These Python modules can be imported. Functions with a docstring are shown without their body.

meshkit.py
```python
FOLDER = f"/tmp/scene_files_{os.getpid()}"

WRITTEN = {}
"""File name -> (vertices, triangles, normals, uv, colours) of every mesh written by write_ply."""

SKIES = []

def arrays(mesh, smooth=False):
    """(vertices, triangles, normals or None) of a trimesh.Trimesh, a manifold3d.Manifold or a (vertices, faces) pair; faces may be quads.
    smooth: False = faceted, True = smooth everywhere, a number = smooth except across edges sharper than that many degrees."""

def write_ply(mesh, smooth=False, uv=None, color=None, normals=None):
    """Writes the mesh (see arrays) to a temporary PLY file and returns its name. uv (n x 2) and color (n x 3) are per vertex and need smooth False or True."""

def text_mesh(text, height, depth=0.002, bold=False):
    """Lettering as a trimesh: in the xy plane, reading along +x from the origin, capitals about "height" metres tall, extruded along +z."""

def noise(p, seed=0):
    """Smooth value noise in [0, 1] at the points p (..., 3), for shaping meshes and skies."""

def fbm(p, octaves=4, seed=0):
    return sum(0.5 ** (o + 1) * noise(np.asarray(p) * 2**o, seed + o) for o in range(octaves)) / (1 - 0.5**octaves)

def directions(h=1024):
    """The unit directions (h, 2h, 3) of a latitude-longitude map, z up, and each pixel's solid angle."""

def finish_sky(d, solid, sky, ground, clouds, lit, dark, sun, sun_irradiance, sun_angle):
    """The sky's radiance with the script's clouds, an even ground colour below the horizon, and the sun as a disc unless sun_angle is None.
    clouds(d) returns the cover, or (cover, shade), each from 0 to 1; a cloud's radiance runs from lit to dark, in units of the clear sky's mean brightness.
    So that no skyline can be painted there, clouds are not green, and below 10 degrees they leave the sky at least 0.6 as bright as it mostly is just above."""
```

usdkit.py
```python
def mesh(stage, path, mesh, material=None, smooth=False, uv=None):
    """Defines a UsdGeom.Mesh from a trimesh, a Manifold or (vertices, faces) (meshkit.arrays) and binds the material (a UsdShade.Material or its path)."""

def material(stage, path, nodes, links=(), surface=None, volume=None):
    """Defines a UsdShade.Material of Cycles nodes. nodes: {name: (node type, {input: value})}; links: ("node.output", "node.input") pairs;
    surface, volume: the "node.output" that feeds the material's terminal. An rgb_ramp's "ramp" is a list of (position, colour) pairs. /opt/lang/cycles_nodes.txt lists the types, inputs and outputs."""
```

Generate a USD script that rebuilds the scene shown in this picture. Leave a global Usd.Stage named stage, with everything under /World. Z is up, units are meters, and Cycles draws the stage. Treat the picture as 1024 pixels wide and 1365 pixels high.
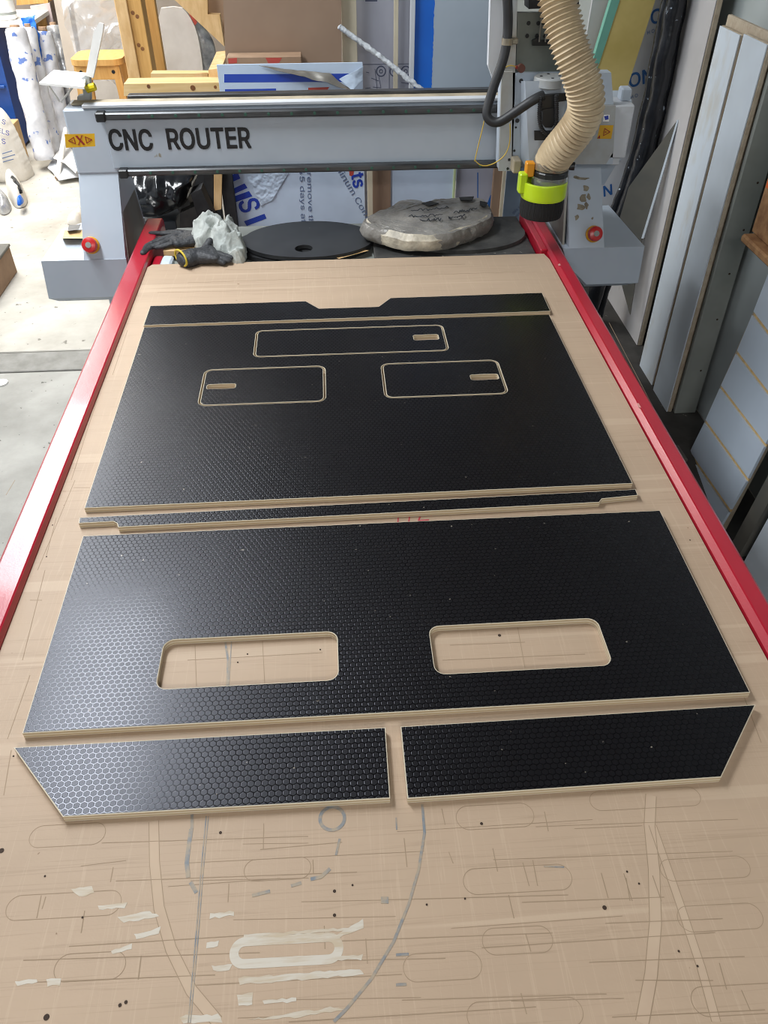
import math, random
import numpy as np, trimesh, manifold3d, usdkit, meshkit
from scipy.spatial import Delaunay
from shapely.geometry import Polygon, LineString, Point, box as sbox
from shapely import affinity
from shapely.ops import unary_union
from pxr import Usd, UsdGeom, UsdLux, Gf, Sdf, UsdShade

stage = Usd.Stage.CreateInMemory()
UsdGeom.SetStageUpAxis(stage, UsdGeom.Tokens.z)
UsdGeom.SetStageMetersPerUnit(stage, 1.0)
UsdGeom.Xform.Define(stage, '/World')
rng = np.random.default_rng(7)

# ------------------------------------------------------------------ camera
W, H, F, CZ = 1024, 1365, 1060.0, 1.82
PITCH, YAW, ROLL = 0.70906401, 0.06470404, -0.00144019
fw = np.array([math.sin(YAW)*math.cos(PITCH), math.cos(YAW)*math.cos(PITCH), -math.sin(PITCH)])
_r = np.cross(fw, [0, 0, 1]); _r /= np.linalg.norm(_r); _u = np.cross(_r, fw)
rt = math.cos(ROLL)*_r + math.sin(ROLL)*_u
up = -math.sin(ROLL)*_r + math.cos(ROLL)*_u
cam = UsdGeom.Camera.Define(stage, '/World/camera')
m = Gf.Matrix4d(1)
for i, v in enumerate((rt, up, -fw)):
    m.SetRow(i, Gf.Vec4d(*map(float, v), 0))
m.SetRow(3, Gf.Vec4d(0, 0, CZ, 1))
cam.AddTransformOp().Set(m)
cam.CreateHorizontalApertureAttr(36.0); cam.CreateVerticalApertureAttr(36.0*H/W)
cam.CreateFocalLengthAttr(36.0*F/W); cam.CreateClippingRangeAttr(Gf.Vec2f(0.02, 60))
cam.CreateExposureAttr(0.3)

# ------------------------------------------------------------------ lights (the workshop's ceiling fittings)
def rect_light(name, x, y, z, sx, sy, power, col=(1, 1, 1), tilt=(0, 0, 0)):
    l = UsdLux.RectLight.Define(stage, '/World/' + name)
    l.AddTranslateOp().Set(Gf.Vec3d(x, y, z)); l.AddRotateXYZOp().Set(Gf.Vec3f(*tilt))
    l.CreateWidthAttr(sx); l.CreateHeightAttr(sy); l.CreateIntensityAttr(power); l.CreateColorAttr(Gf.Vec3f(*col))
CEIL = 3.5
rect_light('lamp_tube_light', -1.20, 2.2, 2.95, 0.50, 1.5, 30, (0.93, 0.97, 1.0))
rect_light('lamp_tube_light_001', -1.85, 4.0, 2.95, 0.45, 1.8, 20, (0.93, 0.97, 1.0))
rect_light('lamp_tube_light_002', -0.1, -2.3, 3.0, 1.8, 0.6, 25, (1.0, 0.985, 0.97))
rect_light('lamp_store_light', -2.5, 5.8, 2.7, 1.4, 1.6, 17, (1.0, 0.97, 0.9))

# ------------------------------------------------------------------ pixel -> point on a plane of the place
def ray(px, py):
    return fw + rt*(px-W/2)/F - up*(py-H/2)/F
def at(px, py, **k):
    d = ray(px, py); (a, v), = k.items(); i = 'xyz'.index(a); o = np.array([0, 0, CZ])
    return o + d*((v-o[i])/d[i])
def atp(px, py, P0, n):
    d = ray(px, py); o = np.array([0, 0, CZ]); n = np.asarray(n, float)
    return o + d*(((np.asarray(P0)-o)@n)/(d@n))

# ------------------------------------------------------------------ materials
def lin(c):
    if isinstance(c, str):
        c = [int(c[i:i+2], 16)/255 for i in (0, 2, 4)]
    return tuple(((x+0.055)/1.055)**2.4 if x > 0.04045 else x/12.92 for x in c)
LOOKS = {}
def M(name, col, col2=None, rough=0.5, metal=0.0, scale=6, stretch=(1, 1, 1), lo=0.35, hi=0.65, bump=0.0, bscale=80,
      bstretch=(1, 1, 1), spec=0.5, coat=0.0, speck=None, speck_scale=60, speck_at=0.72, detail=5, trans=0.0):
    if name in LOOKS: return LOOKS[name]
    n = {'tc': ('texture_coordinate', {}), 'p': ('principled_bsdf', {'roughness': rough, 'metallic': metal, 'specular_ior_level': spec, 'coat_weight': coat, 'coat_roughness': 0.08})}
    l = []
    c1 = lin(col); c2 = lin(col2) if col2 else tuple(x*0.86 for x in c1)
    n['mp'] = ('mapping', {'scale': stretch}); l.append(('tc.object', 'mp.vector'))
    n['no'] = ('noise_texture', {'scale': scale, 'detail': detail, 'roughness': 0.6}); l.append(('mp.vector', 'no.vector'))
    n['ra'] = ('rgb_ramp', {'ramp': [(lo, c1), (hi, c2)]}); l.append(('no.fac', 'ra.fac'))
    out = 'ra.color'
    if speck:
        n['sn'] = ('noise_texture', {'scale': speck_scale, 'detail': 3}); l.append(('tc.object', 'sn.vector'))
        n['sr'] = ('rgb_ramp', {'ramp': [(speck_at-0.02, (0, 0, 0)), (speck_at+0.02, (1, 1, 1))]}); l.append(('sn.fac', 'sr.fac'))
        n['sm'] = ('mix', {'color2': lin(speck)}); l += [('sr.color', 'sm.fac'), (out, 'sm.color1')]
        out = 'sm.color'
    l.append((out, 'p.base_color'))
    if bump:
        n['bp'] = ('mapping', {'scale': bstretch}); l.append(('tc.object', 'bp.vector'))
        n['bn'] = ('noise_texture', {'scale': bscale, 'detail': 4}); l.append(('bp.vector', 'bn.vector'))
        n['bu'] = ('bump', {'strength': bump, 'distance': 0.01}); l += [('bn.fac', 'bu.height'), ('bu.normal', 'p.normal')]
    surf = 'p.BSDF'
    LOOKS[name] = usdkit.material(stage, '/World/Looks/'+name, n, l, surface=surf)
    return LOOKS[name]

def film_material():
    s = 0.0096; k = math.sqrt(3)
    n = {'tc': ('texture_coordinate', {}), 'sp': ('separate_xyz', {})}
    l = [('tc.object', 'sp.vector')]
    cnt = [0]
    def op(t, a, b=None, c=None):
        cnt[0] += 1; nm = f'm{cnt[0]}'; inp = {'math_type': t}
        for key, v in (('value1', a), ('value2', b), ('value3', c)):
            if v is None: continue
            if isinstance(v, str): l.append((v, f'{nm}.{key}'))
            else: inp[key] = v
        n[nm] = ('math', inp); return nm+'.value'
    x = op('divide', 'sp.x', s); y = op('divide', 'sp.y', s*k)
    def cell(off):
        a = op('subtract', op('fraction', op('add', x, 1000.0+off)), 0.5)
        b = op('multiply', op('subtract', op('fraction', op('add', y, 1000.0+off)), 0.5), k)
        a = op('absolute', a); b = op('absolute', b)
        return op('maximum', a, op('add', op('multiply', a, 0.5), op('multiply', b, 0.8660254)))
    d = op('minimum', cell(0.0), cell(0.5))
    n['mask'] = ('map_range', {'range_type': 'smoothstep', 'from_min': 0.39, 'from_max': 0.45, 'to_min': 0.0, 'to_max': 1.0}); l.append((d, 'mask.value'))
    mk = 'mask.result'
    n['no'] = ('noise_texture', {'scale': 600.0, 'detail': 2}); l.append(('tc.object', 'no.vector'))
    n['smudge'] = ('noise_texture', {'scale': 5.0, 'detail': 6, 'roughness': 0.65}); l.append(('tc.object', 'smudge.vector'))
    r = op('multiply_add', mk, -0.19, 0.37)
    r = op('add', r, op('multiply_add', 'no.fac', 0.06, -0.03))
    r = op('add', r, op('multiply_add', 'smudge.fac', 0.06, -0.03))
    h = op('multiply_add', mk, -1.0, op('multiply', 'no.fac', 0.10))
    n['bu'] = ('bump', {'strength': 0.35, 'distance': 0.0004}); l.append((h, 'bu.height'))
    n['cm'] = ('mix', {'color1': lin('0c0a0b'), 'color2': lin('09080a')}); l.append((mk, 'cm.fac'))
    n['sr'] = ('rgb_ramp', {'ramp': [(0.745, (0, 0, 0)), (0.76, (1, 1, 1))]})
    n['sn'] = ('noise_texture', {'scale': 75.0, 'detail': 2}); l += [('tc.object', 'sn.vector'), ('sn.fac', 'sr.fac')]
    n['dm'] = ('mix', {'color2': lin('8c8478')}); l += [('sr.color', 'dm.fac'), ('cm.color', 'dm.color1')]
    n['p'] = ('principled_bsdf', {'specular_ior_level': 0.42, 'specular_tint': (0.86, 0.88, 1.0)})
    l += [('dm.color', 'p.base_color'), (r, 'p.roughness'), ('bu.normal', 'p.normal')]
    return usdkit.material(stage, '/World/Looks/hexagon_film', n, l, surface='p.BSDF')

def ply_material():
    n = {'tc': ('texture_coordinate', {}), 'sp': ('separate_xyz', {}), 'w': ('math', {'math_type': 'multiply', 'value2': 1/0.003}), 'f': ('math', {'math_type': 'pingpong', 'value2': 1.0}),
         'r': ('rgb_ramp', {'ramp': [(0.3, lin('cbc0aa')), (0.7, lin('ae9a7b'))]}), 'p': ('principled_bsdf', {'roughness': 0.6})}
    l = [('tc.object', 'sp.vector'), ('sp.z', 'w.value1'), ('w.value', 'f.value1'), ('f.value', 'r.fac'), ('r.color', 'p.base_color')]
    return usdkit.material(stage, '/World/Looks/plywood_edge', n, l, surface='p.BSDF')

def clear_material(name, tint, rough=0.12, fac=0.35, white=0.25):
    n = {'t': ('transparent_bsdf', {'color': tint}), 'g': ('glossy_bsdf', {'color': (1, 1, 1), 'roughness': rough}), 'd': ('diffuse_bsdf', {'color': (0.8, 0.8, 0.82)}),
         'lw': ('layer_weight', {'blend': fac}), 'a': ('mix_closure', {}), 'b': ('mix_closure', {'fac': white})}
    l = [('lw.facing', 'a.fac'), ('t.BSDF', 'a.closure1'), ('g.BSDF', 'a.closure2'), ('a.closure', 'b.closure1'), ('d.BSDF', 'b.closure2')]
    return usdkit.material(stage, '/World/Looks/'+name, n, l, surface='b.closure')

FILM = film_material(); PLY = ply_material()
def mdf_material():
    n = {'tc': ('texture_coordinate', {}), 'p': ('principled_bsdf', {'roughness': 0.62})}; l = []
    def nz(k, sc, stretch, detail, stops):
        n[k+'m'] = ('mapping', {'scale': stretch}); n[k] = ('noise_texture', {'scale': sc, 'detail': detail, 'roughness': .6}); n[k+'r'] = ('rgb_ramp', {'ramp': stops})
        l.extend([('tc.object', k+'m.vector'), (k+'m.vector', k+'.vector'), (k+'.fac', k+'r.fac')]); return k+'r.color'
    col = nz('base', 3, (.8, 2, 1), 5, [(.25, lin('b8a088')), (.8, lin('ab947d'))])
    k0, k1, g = (0, 0, 0), (1, 1, 1), (.22, .22, .22)
    for i_, (sc, st, stops, c2) in enumerate(((2.2, (.35, 26, 1), [(.488, k0), (.496, g), (.504, g), (.512, k0)], '8e7861'), (2.0, (22, .5, 1), [(.490, k0), (.497, g), (.503, g), (.51, k0)], 'c8b29a'),
                                      (1.6, (.3, 14, 1), [(.60, k0), (.63, (.35, .35, .35)), (1, (.35, .35, .35))], 'c8b29a'), (38, (1, 1, 1), [(.755, k0), (.775, k1)], '7d6247'), (3.1, (1, 1, 1), [(.66, k0), (.78, (.35, .35, .35))], 'a48865'))):
        mk = nz(f'k{i_}', sc, st, 3, stops); n[f'x{i_}'] = ('mix', {'color2': lin(c2)}); l.extend([(mk, f'x{i_}.fac'), (col, f'x{i_}.color1')]); col = f'x{i_}.color'
    n['bn'] = ('noise_texture', {'scale': 220, 'detail': 3}); n['bu'] = ('bump', {'strength': .03, 'distance': .01})
    l.extend([(col, 'p.base_color'), ('tc.object', 'bn.vector'), ('bn.fac', 'bu.height'), ('bu.normal', 'p.normal')])
    return usdkit.material(stage, '/World/Looks/mdf_board', n, l, surface='p.BSDF')
MDF = mdf_material()
MDFG = M('mdf_groove', '9f8a72', '917c64', rough=0.75)
MDFL = M('mdf_fresh_cut', 'bfa890', 'b59d86', rough=0.7)
FILLER = M('white_filler', 'c6beb1', 'b8a78f', rough=0.6, scale=14, stretch=(1, 7, 1), lo=0.42, hi=0.62)
INK = M('blue_grey_ink', '767c82', 'a2937f', rough=0.6, scale=70, lo=0.35, hi=0.62)
HOLE = M('dark_hole', '3a2a1e', rough=0.8)
RED = M('red_rail_paint', 'ae1d30', 'a3192c', rough=0.28, scale=3, coat=0.3, bump=0.04, bscale=240, speck='d8a0a0', speck_scale=26, speck_at=0.79)
REDW = M('worn_red_paint', 'd89c96', 'c98a80', rough=0.5)
PAINT = M('gantry_paint', 'b4bdc8', 'a9b3bf', rough=0.42, scale=3, speck='8d8775', speck_scale=22, speck_at=0.765)
PAINTD = M('gantry_paint_dusty', 'a9aeb2', '958f82', rough=0.5, scale=5, lo=0.4, hi=0.7)
DUST = M('dusty_top', 'b3a48c', '8d8471', rough=0.8, scale=9)
STEEL = M('dark_guide_steel', '5d5e60', '3f4042', rough=0.38, metal=0.6, stretch=(1, 8, 8), scale=6)
BARE = M('bare_metal', '9c9a94', '7d7468', rough=0.4, metal=0.55, scale=5)
GREEN = M('green_plug', '2f5a4a', rough=0.6)
ZPLATE = M('grey_green_plate', '7c8079', '6a6e68', rough=0.5, metal=0.3, scale=8)
BLACK = M('black_plastic', '1b1c1e', '262728', rough=0.38)
BLACKM = M('black_matte', '18181a', '2a2a2b', rough=0.75, scale=20)
RUBBER = M('black_rubber', '202124', '2b2c2f', rough=0.5)
BRISTLE = M('black_bristle', '0d0d0e', '161617', rough=0.8, stretch=(8, 8, 1), scale=40, bump=0.5, bscale=60, bstretch=(4, 4, .3))
HOSE = M('beige_hose', 'cbb898', 'b7a283', rough=0.45, scale=14)
LIME = M('lime_plastic', 'c0dc22', 'b4d01e', rough=0.3)
ORANGE = M('orange_plastic', 'e2941f', rough=0.4)
CLAMP = M('clear_clamp_band', 'b8ac98', '8b8373', rough=0.2, metal=0.6)
YELLOW = M('sticker_yellow', 'd9a91c', 'c4931a', rough=0.5)
STRED = M('sticker_red', '8f1f1f', rough=0.5)
INKBLACK = M('letter_black', '16181c', rough=0.45)
ESTOP = M('stop_button_red', 'c22222', 'ad1c20', rough=0.3)
ESTOPY = M('stop_button_yellow', 'd99a16', rough=0.4)
WIREY = M('yellow_wire', 'd2b24a', rough=0.5)
BROWNK = M('brown_knob', '6b3f33', rough=0.4)
CONC = M('grey_concrete', 'a5a39d', '8a8882', rough=0.8, scale=3, bump=0.12, bscale=40, speck='56544f', speck_scale=30, speck_at=0.70)
CONCL = M('worn_pale_floor', 'bdb9b0', '9d988e', rough=0.7, scale=2.5, bump=0.1, bscale=50, speck='77736a', speck_scale=24, speck_at=0.69)
JOINT = M('floor_joint', '8f8d88', '77756f', rough=0.8, scale=10)
CRACK = M('floor_crack', '3c3b38', rough=0.9)
WALLP = M('pale_wall_paint', 'a9b1b3', '989f9e', rough=0.6, scale=2.0, lo=0.3, hi=0.7)
WALLB = M('back_wall_plaster', '9a8f84', '857a70', rough=0.8, scale=2.5)
CEILM = M('ceiling_board', '6c6c6c', rough=0.9)
LAM = M('white_laminate', 'c8d2dc', 'bcc5cd', rough=0.4, scale=2.5, speck='a99c84', speck_scale=5, speck_at=0.70)
LAMC = M('clean_white_laminate', 'c6d3e2', 'bccad8', rough=0.35, scale=2)
WHITE = M('white_board', 'c9ccd2', 'bfc2c6', rough=0.5, scale=3)
GREYB = M('grey_board', '8f938f', '7f837e', rough=0.55, scale=4)
DKGREY = M('dark_grey_board', '4f4f4b', '5f5c54', rough=0.6, scale=5)
CHIP = M('chipboard_edge', 'b5a894', 'a39480', rough=0.75, scale=40)
PINE = M('pine_timber', 'd8aa66', 'c08f4c', rough=0.6, stretch=(14, 14, 1.2), scale=3, lo=0.3, hi=0.7)
PINEX = M('pine_timber_long', 'ddc08f', 'c7a468', rough=0.6, stretch=(1.2, 14, 14), scale=3, lo=0.3, hi=0.7)
PINED = M('pine_timber_raw', 'dcb988', 'c69e68', rough=0.65, stretch=(6, 6, 2), scale=4)
KNOT = M('timber_knot', '8a5a30', '6b4424', rough=0.6, scale=30)
OSB = M('rough_wood', 'a98158', '80583a', rough=0.75, scale=25)
BROWN = M('brown_hardboard', '8f7763', '866e5b', rough=0.65, scale=4)
CARD = M('brown_cardboard', '9c8067', '8e735c', rough=0.8, scale=8)
CREAM = M('cream_board', 'c6bca6', 'b9ae97', rough=0.6)
FILMW = M('white_protective_film', 'bccbdd', 'b2c1d3', rough=0.28, scale=4, bump=0.06, bscale=24)
FILMB = M('blue_film', '2b49a8', '2540a0', rough=0.3)
FILMV = M('vivid_blue_film', '1c6bd0', '1660c4', rough=0.35, scale=4)
TXTB = M('text_blue', '2f3f9e', rough=0.4)
TXTG = M('text_grey_blue', '5f6f8e', rough=0.5)
TXTC = M('text_cyan_blue', '2a63a8', rough=0.5)
TXTR = M('text_red', 'b4483c', rough=0.5)
TXTD = M('drawing_line', '4a4f66', rough=0.6)
GREYF = M('lavender_grey_film', 'a3a4b0', '999aa6', rough=0.4, scale=3)
PALEB = M('pale_blue_grey_sheet', 'a9b4bf', '9ea9b4', rough=0.4, scale=2)
BINB = M('blue_bin_plastic', '1f4f9c', '1a4489', rough=0.4)
TAPE = M('grey_wrap', '908c86', '6f6b66', rough=0.38, scale=9, bump=0.8, bscale=26)
TAPEC = M('cream_tape', 'd0c6b2', '9c9486', rough=0.5, scale=22, bump=0.4, bscale=50)
DISCB = M('black_disc', '242527', '2e2f31', rough=0.42, scale=12, speck='6d6a66', speck_scale=70, speck_at=0.75)
PLATEB = M('black_dusty_plate', '2b2b2b', '4a4947', rough=0.6, scale=14, speck='85817a', speck_scale=60, speck_at=0.72)
GLOVE = M('black_glove', '27282b', '3a3b3f', rough=0.6, scale=30, bump=0.3, bscale=120)
CUFF = M('yellow_cuff', 'c9b23a', rough=0.7)
RAG = M('pale_cloth', 'bcbfba', '9aa09d', rough=0.85, scale=12, bump=0.35, bscale=60)
GBAG = M('black_bin_bag', '16171a', '1d1f22', rough=0.16, bump=0.5, bscale=14)
WBAG = M('white_sack', 'e6e2db', 'd2ccc2', rough=0.55, scale=6, bump=0.35, bscale=14)
ROLLP = M('printed_roll_film', 'dcdce0', 'c2c4cc', rough=0.35, scale=10, bump=0.25, bscale=16, speck='5f79b8', speck_scale=14, speck_at=0.63)
FOILR = M('silver_roll_film', 'c9c9c9', '84868c', rough=0.25, metal=0.4, scale=16, bump=0.5, bscale=20)
ROLLK = M('black_wrap', '15171b', '22252b', rough=0.22, scale=8, bump=0.5, bscale=20, speck='9aa6b4', speck_scale=34, speck_at=0.70)
ACRYL = M('white_acrylic', 'eceae6', rough=0.25)
YFOAM = M('yellow_foam_board', 'cdb873', 'bba65e', rough=0.65, scale=5)
TEAL = M('teal_edge', '6fae9c', rough=0.6)
CLEAR = clear_material('clear_plastic_sheet', (0.93, 0.93, 0.93), 0.15, 0.3, 0.16)
CLEARC = clear_material('clear_collar', (0.75, 0.75, 0.72), 0.1, 0.3, 0.15)
BUBBLE = M('bubble_strip_film', 'd5d9dd', 'bfc4ca', rough=0.3, bump=0.6, bscale=60)
SIGHT = M('yellow_sight', 'd8c420', 'c2ae1c', rough=0.2)

# ------------------------------------------------------------------ objects
USED = {}
def numbered(parent, name):
    k = USED.setdefault(parent, {}); c = k.get(name, 0); k[name] = c+1
    return name if c == 0 else f'{name}_{c:03d}'
class Thing:
    def __init__(s, name, label, cat, loc=(0, 0, 0), group=None, kind=None):
        s.loc = np.asarray(loc, float); s.path = '/World/' + numbered('/World', name)
        x = UsdGeom.Xform.Define(stage, s.path); x.AddTranslateOp().Set(Gf.Vec3d(*map(float, s.loc)))
        p = x.GetPrim()
        if label: p.SetCustomDataByKey('label', label)
        if cat: p.SetCustomDataByKey('category', cat)
        if group: p.SetCustomDataByKey('group', group)
        if kind: p.SetCustomDataByKey('kind', kind)
    def part(s, name, mesh, mat, parent=None, smooth=False, label=None, kind=None):
        v, f = (mesh.vertices, mesh.faces) if hasattr(mesh, 'faces') else mesh
        t = trimesh.Trimesh(np.asarray(v)-s.loc, f, process=False)
        base = parent or s.path
        path = base + '/' + numbered(base, name)
        g = usdkit.mesh(stage, path, t, mat, smooth=smooth)
        if label: g.GetPrim().SetCustomDataByKey('label', label)
        if kind: g.GetPrim().SetCustomDataByKey('kind', kind)
        return path

cat = trimesh.util.concatenate
def mani(mm):
    o = mm.to_mesh(); return trimesh.Trimesh(o.vert_properties[:, :3], o.tri_verts, process=False)
def hull(pts):
    return mani(manifold3d.Manifold.hull_points(np.asarray(pts, float)))
def box(x0, x1, y0, y1, z0, z1, c=0.003):
    c = min(c, (x1-x0)*.45, (y1-y0)*.45, (z1-z0)*.45); P = []
    for x, sx in ((x0, 1), (x1, -1)):
        for y, sy in ((y0, 1), (y1, -1)):
            for z, sz in ((z0, 1), (z1, -1)):
                P += [(x, y+sy*c, z+sz*c), (x+sx*c, y, z+sz*c), (x+sx*c, y+sy*c, z)]
    return hull(P)
def extrude(poly, z0, z1):
    gs = getattr(poly, 'geoms', [poly])
    o = []
    for g in gs:
        if g.is_empty or g.area < 1e-9: continue
        t = trimesh.creation.extrude_polygon(g, z1-z0, engine='earcut'); t.apply_translation((0, 0, z0)); o.append(t)
    return cat(o)
def frame(O, u, n):
    """4x4 whose x axis is u, z axis is n (made perpendicular), origin O"""
    u = np.asarray(u, float); n = np.asarray(n, float); u = u/np.linalg.norm(u); n = n-u*(n@u); n /= np.linalg.norm(n); v = np.cross(n, u)
    T = np.eye(4); T[:3, 0], T[:3, 1], T[:3, 2], T[:3, 3] = u, v, n, O
    return T
def slab(pts, n, th, mode='back'):
    """closed prism: polygon through coplanar 3-D points; n points towards the viewer, material goes back by th"""
    pts = np.asarray(pts, float); n = np.asarray(n, float); n /= np.linalg.norm(n)
    u = pts[1]-pts[0]; T = frame(pts[0], u, n); L = (np.linalg.inv(T) @ np.c_[pts, np.ones(len(pts))].T).T
    P = Polygon(L[:, :2])
    if not P.is_valid: P = P.buffer(0)
    t = extrude(P, -th, 0.0); t.apply_transform(T); return t
def yslab(px, y, th, lean=0.0, z0=1.0):
    """polygon of photograph points on a plane facing -y that leans back with height"""
    n = np.array([0, -1, lean]); return slab([atp(a, b, (0, y, z0), n) for a, b in px], n, th)
def xslab(px, x, th, n=(-1, 0, 0)):
    return slab([atp(a, b, (x, 0, 0), n) for a, b in px], n, th)
def tube(pts, r, n=12, closed_ends=True):
    pts = np.asarray(pts, float); N = len(pts); r = np.broadcast_to(np.asarray(r, float), (N,))
    t = np.gradient(pts, axis=0); t /= np.linalg.norm(t, axis=1, keepdims=True)
    a = np.array([0, 0, 1.0]) if abs(t[0][2]) < .9 else np.array([1.0, 0, 0])
    u = np.cross(t[0], a); u /= np.linalg.norm(u); V = []
    th = np.linspace(0, 2*np.pi, n, endpoint=False)
    for i in range(N):
        u = u-t[i]*(u@t[i]); u /= np.linalg.norm(u); w = np.cross(t[i], u)
        V.append(pts[i]+r[i]*(np.cos(th)[:, None]*u+np.sin(th)[:, None]*w))
    V = np.vstack(V); Fc = []
    for i in range(N-1):
        for j in range(n):
            a, b = i*n+j, i*n+(j+1) % n
            Fc += [(a, b, b+n), (a, b+n, a+n)]
    if closed_ends:
        V = np.vstack([V, pts[0], pts[-1]])
        for j in range(n):
            Fc += [(N*n, (j+1) % n, j), (N*n+1, (N-1)*n+j, (N-1)*n+(j+1) % n)]
    return trimesh.Trimesh(V, Fc, process=False)
def spline(pts, n):
    from scipy.interpolate import CubicSpline
    pts = np.asarray(pts, float); d = np.r_[0, np.cumsum(np.linalg.norm(np.diff(pts, axis=0), axis=1))]
    return CubicSpline(d, pts)(np.linspace(0, d[-1], n))
def lathe(profile, O, axis=(0, 0, 1), n=32):
    """profile: (radius, along) pairs"""
    pr = np.asarray(profile, float)
    t = trimesh.creation.revolve(pr, sections=n)
    T = frame(O, np.cross(axis, [0.3, 0.5, 0.81]), axis); t.apply_transform(T); return t
def cyl(O, axis, r, h, n=20, c=None):
    c = min(r, h)*.12 if c is None else c
    return lathe([(0, 0), (r-c, 0), (r, c), (r, h-c), (r-c, h), (0, h)], O, axis, n)
def rod(a, b, r, n=10):
    a, b = np.asarray(a, float), np.asarray(b, float); return cyl(a, b-a, r, np.linalg.norm(b-a), n)
def pillow(poly, T, th, back=0.35, amp=0.3, freq=18, seed=0, step=None, edge=None, ridge=0):
    """a stuffed or crumpled body with this outline in the frame T (z towards the viewer)"""
    poly = poly.buffer(0); A = math.sqrt(poly.area); step = step or A/26; edge = edge or A*.3
    b = poly.exterior.segmentize(step); B = np.array(b.coords)[:-1]
    x0, y0, x1, y1 = poly.bounds
    gx, gy = np.meshgrid(np.arange(x0, x1, step), np.arange(y0, y1, step*.87)); gx[1::2] += step/2
    G = np.c_[gx.ravel(), gy.ravel()]; inn = poly.buffer(-step*.55)
    G = np.array([p for p in G if inn.contains(Point(p))]).reshape(-1, 2)
    P = np.vstack([B, G]); D = Delaunay(P).simplices
    D = np.array([t for t in D if poly.contains(Point(P[t].mean(0)))])
    a = P[D]; s = (a[:, 1, 0]-a[:, 0, 0])*(a[:, 2, 1]-a[:, 0, 1])-(a[:, 1, 1]-a[:, 0, 1])*(a[:, 2, 0]-a[:, 0, 0])
    D = D[np.abs(s) > 1e-12]; s = s[np.abs(s) > 1e-12]; D[s < 0] = D[s < 0][:, ::-1]
    dist = np.array([poly.exterior.distance(Point(p)) for p in P]); q = np.clip(dist/edge, 0, 1)
    hh = np.sqrt(np.clip(1-(1-q)**2, 0, 1))
    p3 = np.c_[P*freq, np.zeros(len(P))]
    nz = meshkit.fbm(p3, 3, seed)-.5
    if ridge:
        nz = nz*(1-ridge)+ridge*(0.5-2*np.abs(meshkit.noise(p3*.8+9.3, seed+5)-.5))
    top = th*hh*(1+amp*2*nz)+th*amp*.2*nz*(q > 0); bot = -th*back*hh
    nB = len(B); V1 = np.c_[P, top]; V2 = np.c_[P, bot]
    keep = np.arange(len(P)); m2 = np.where(keep < nB, keep, keep+len(P)-nB)
    V = np.vstack([V1, V2[nB:]]); Fc = np.vstack([D, m2[D][:, ::-1]])
    t = trimesh.Trimesh(V, Fc, process=False); t.apply_transform(T); return t
def ppillow(px, y, th, lean=0.0, **k):
    n = np.array([0, -1, lean]); pts = np.array([atp(a, b, (0, y, 1.0), n) for a, b in px]); T = frame(pts[0], (1, 0, 0), n)
    L = (np.linalg.inv(T) @ np.c_[pts, np.ones(len(pts))].T).T
    return pillow(Polygon(smooth_ring(L[:, :2])), T, th, **k)
def smooth_ring(p, it=2):
    p = np.asarray(p, float)
    for _ in range(it):
        q = np.roll(p, -1, 0); p = np.stack([p*.75+q*.25, p*.25+q*.75], 1).reshape(-1, 2)
    return p
def crumple(mesh, amp, freq, seed=0, it=0):
    for _ in range(it): mesh = mesh.subdivide()
    v = np.array(mesh.vertices); key = v*freq
    d = np.stack([meshkit.fbm(key+17.1*i, 3, seed+i)-.5 for i in range(3)], 1)
    return trimesh.Trimesh(v+2*amp*d, mesh.faces, process=False)
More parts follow.
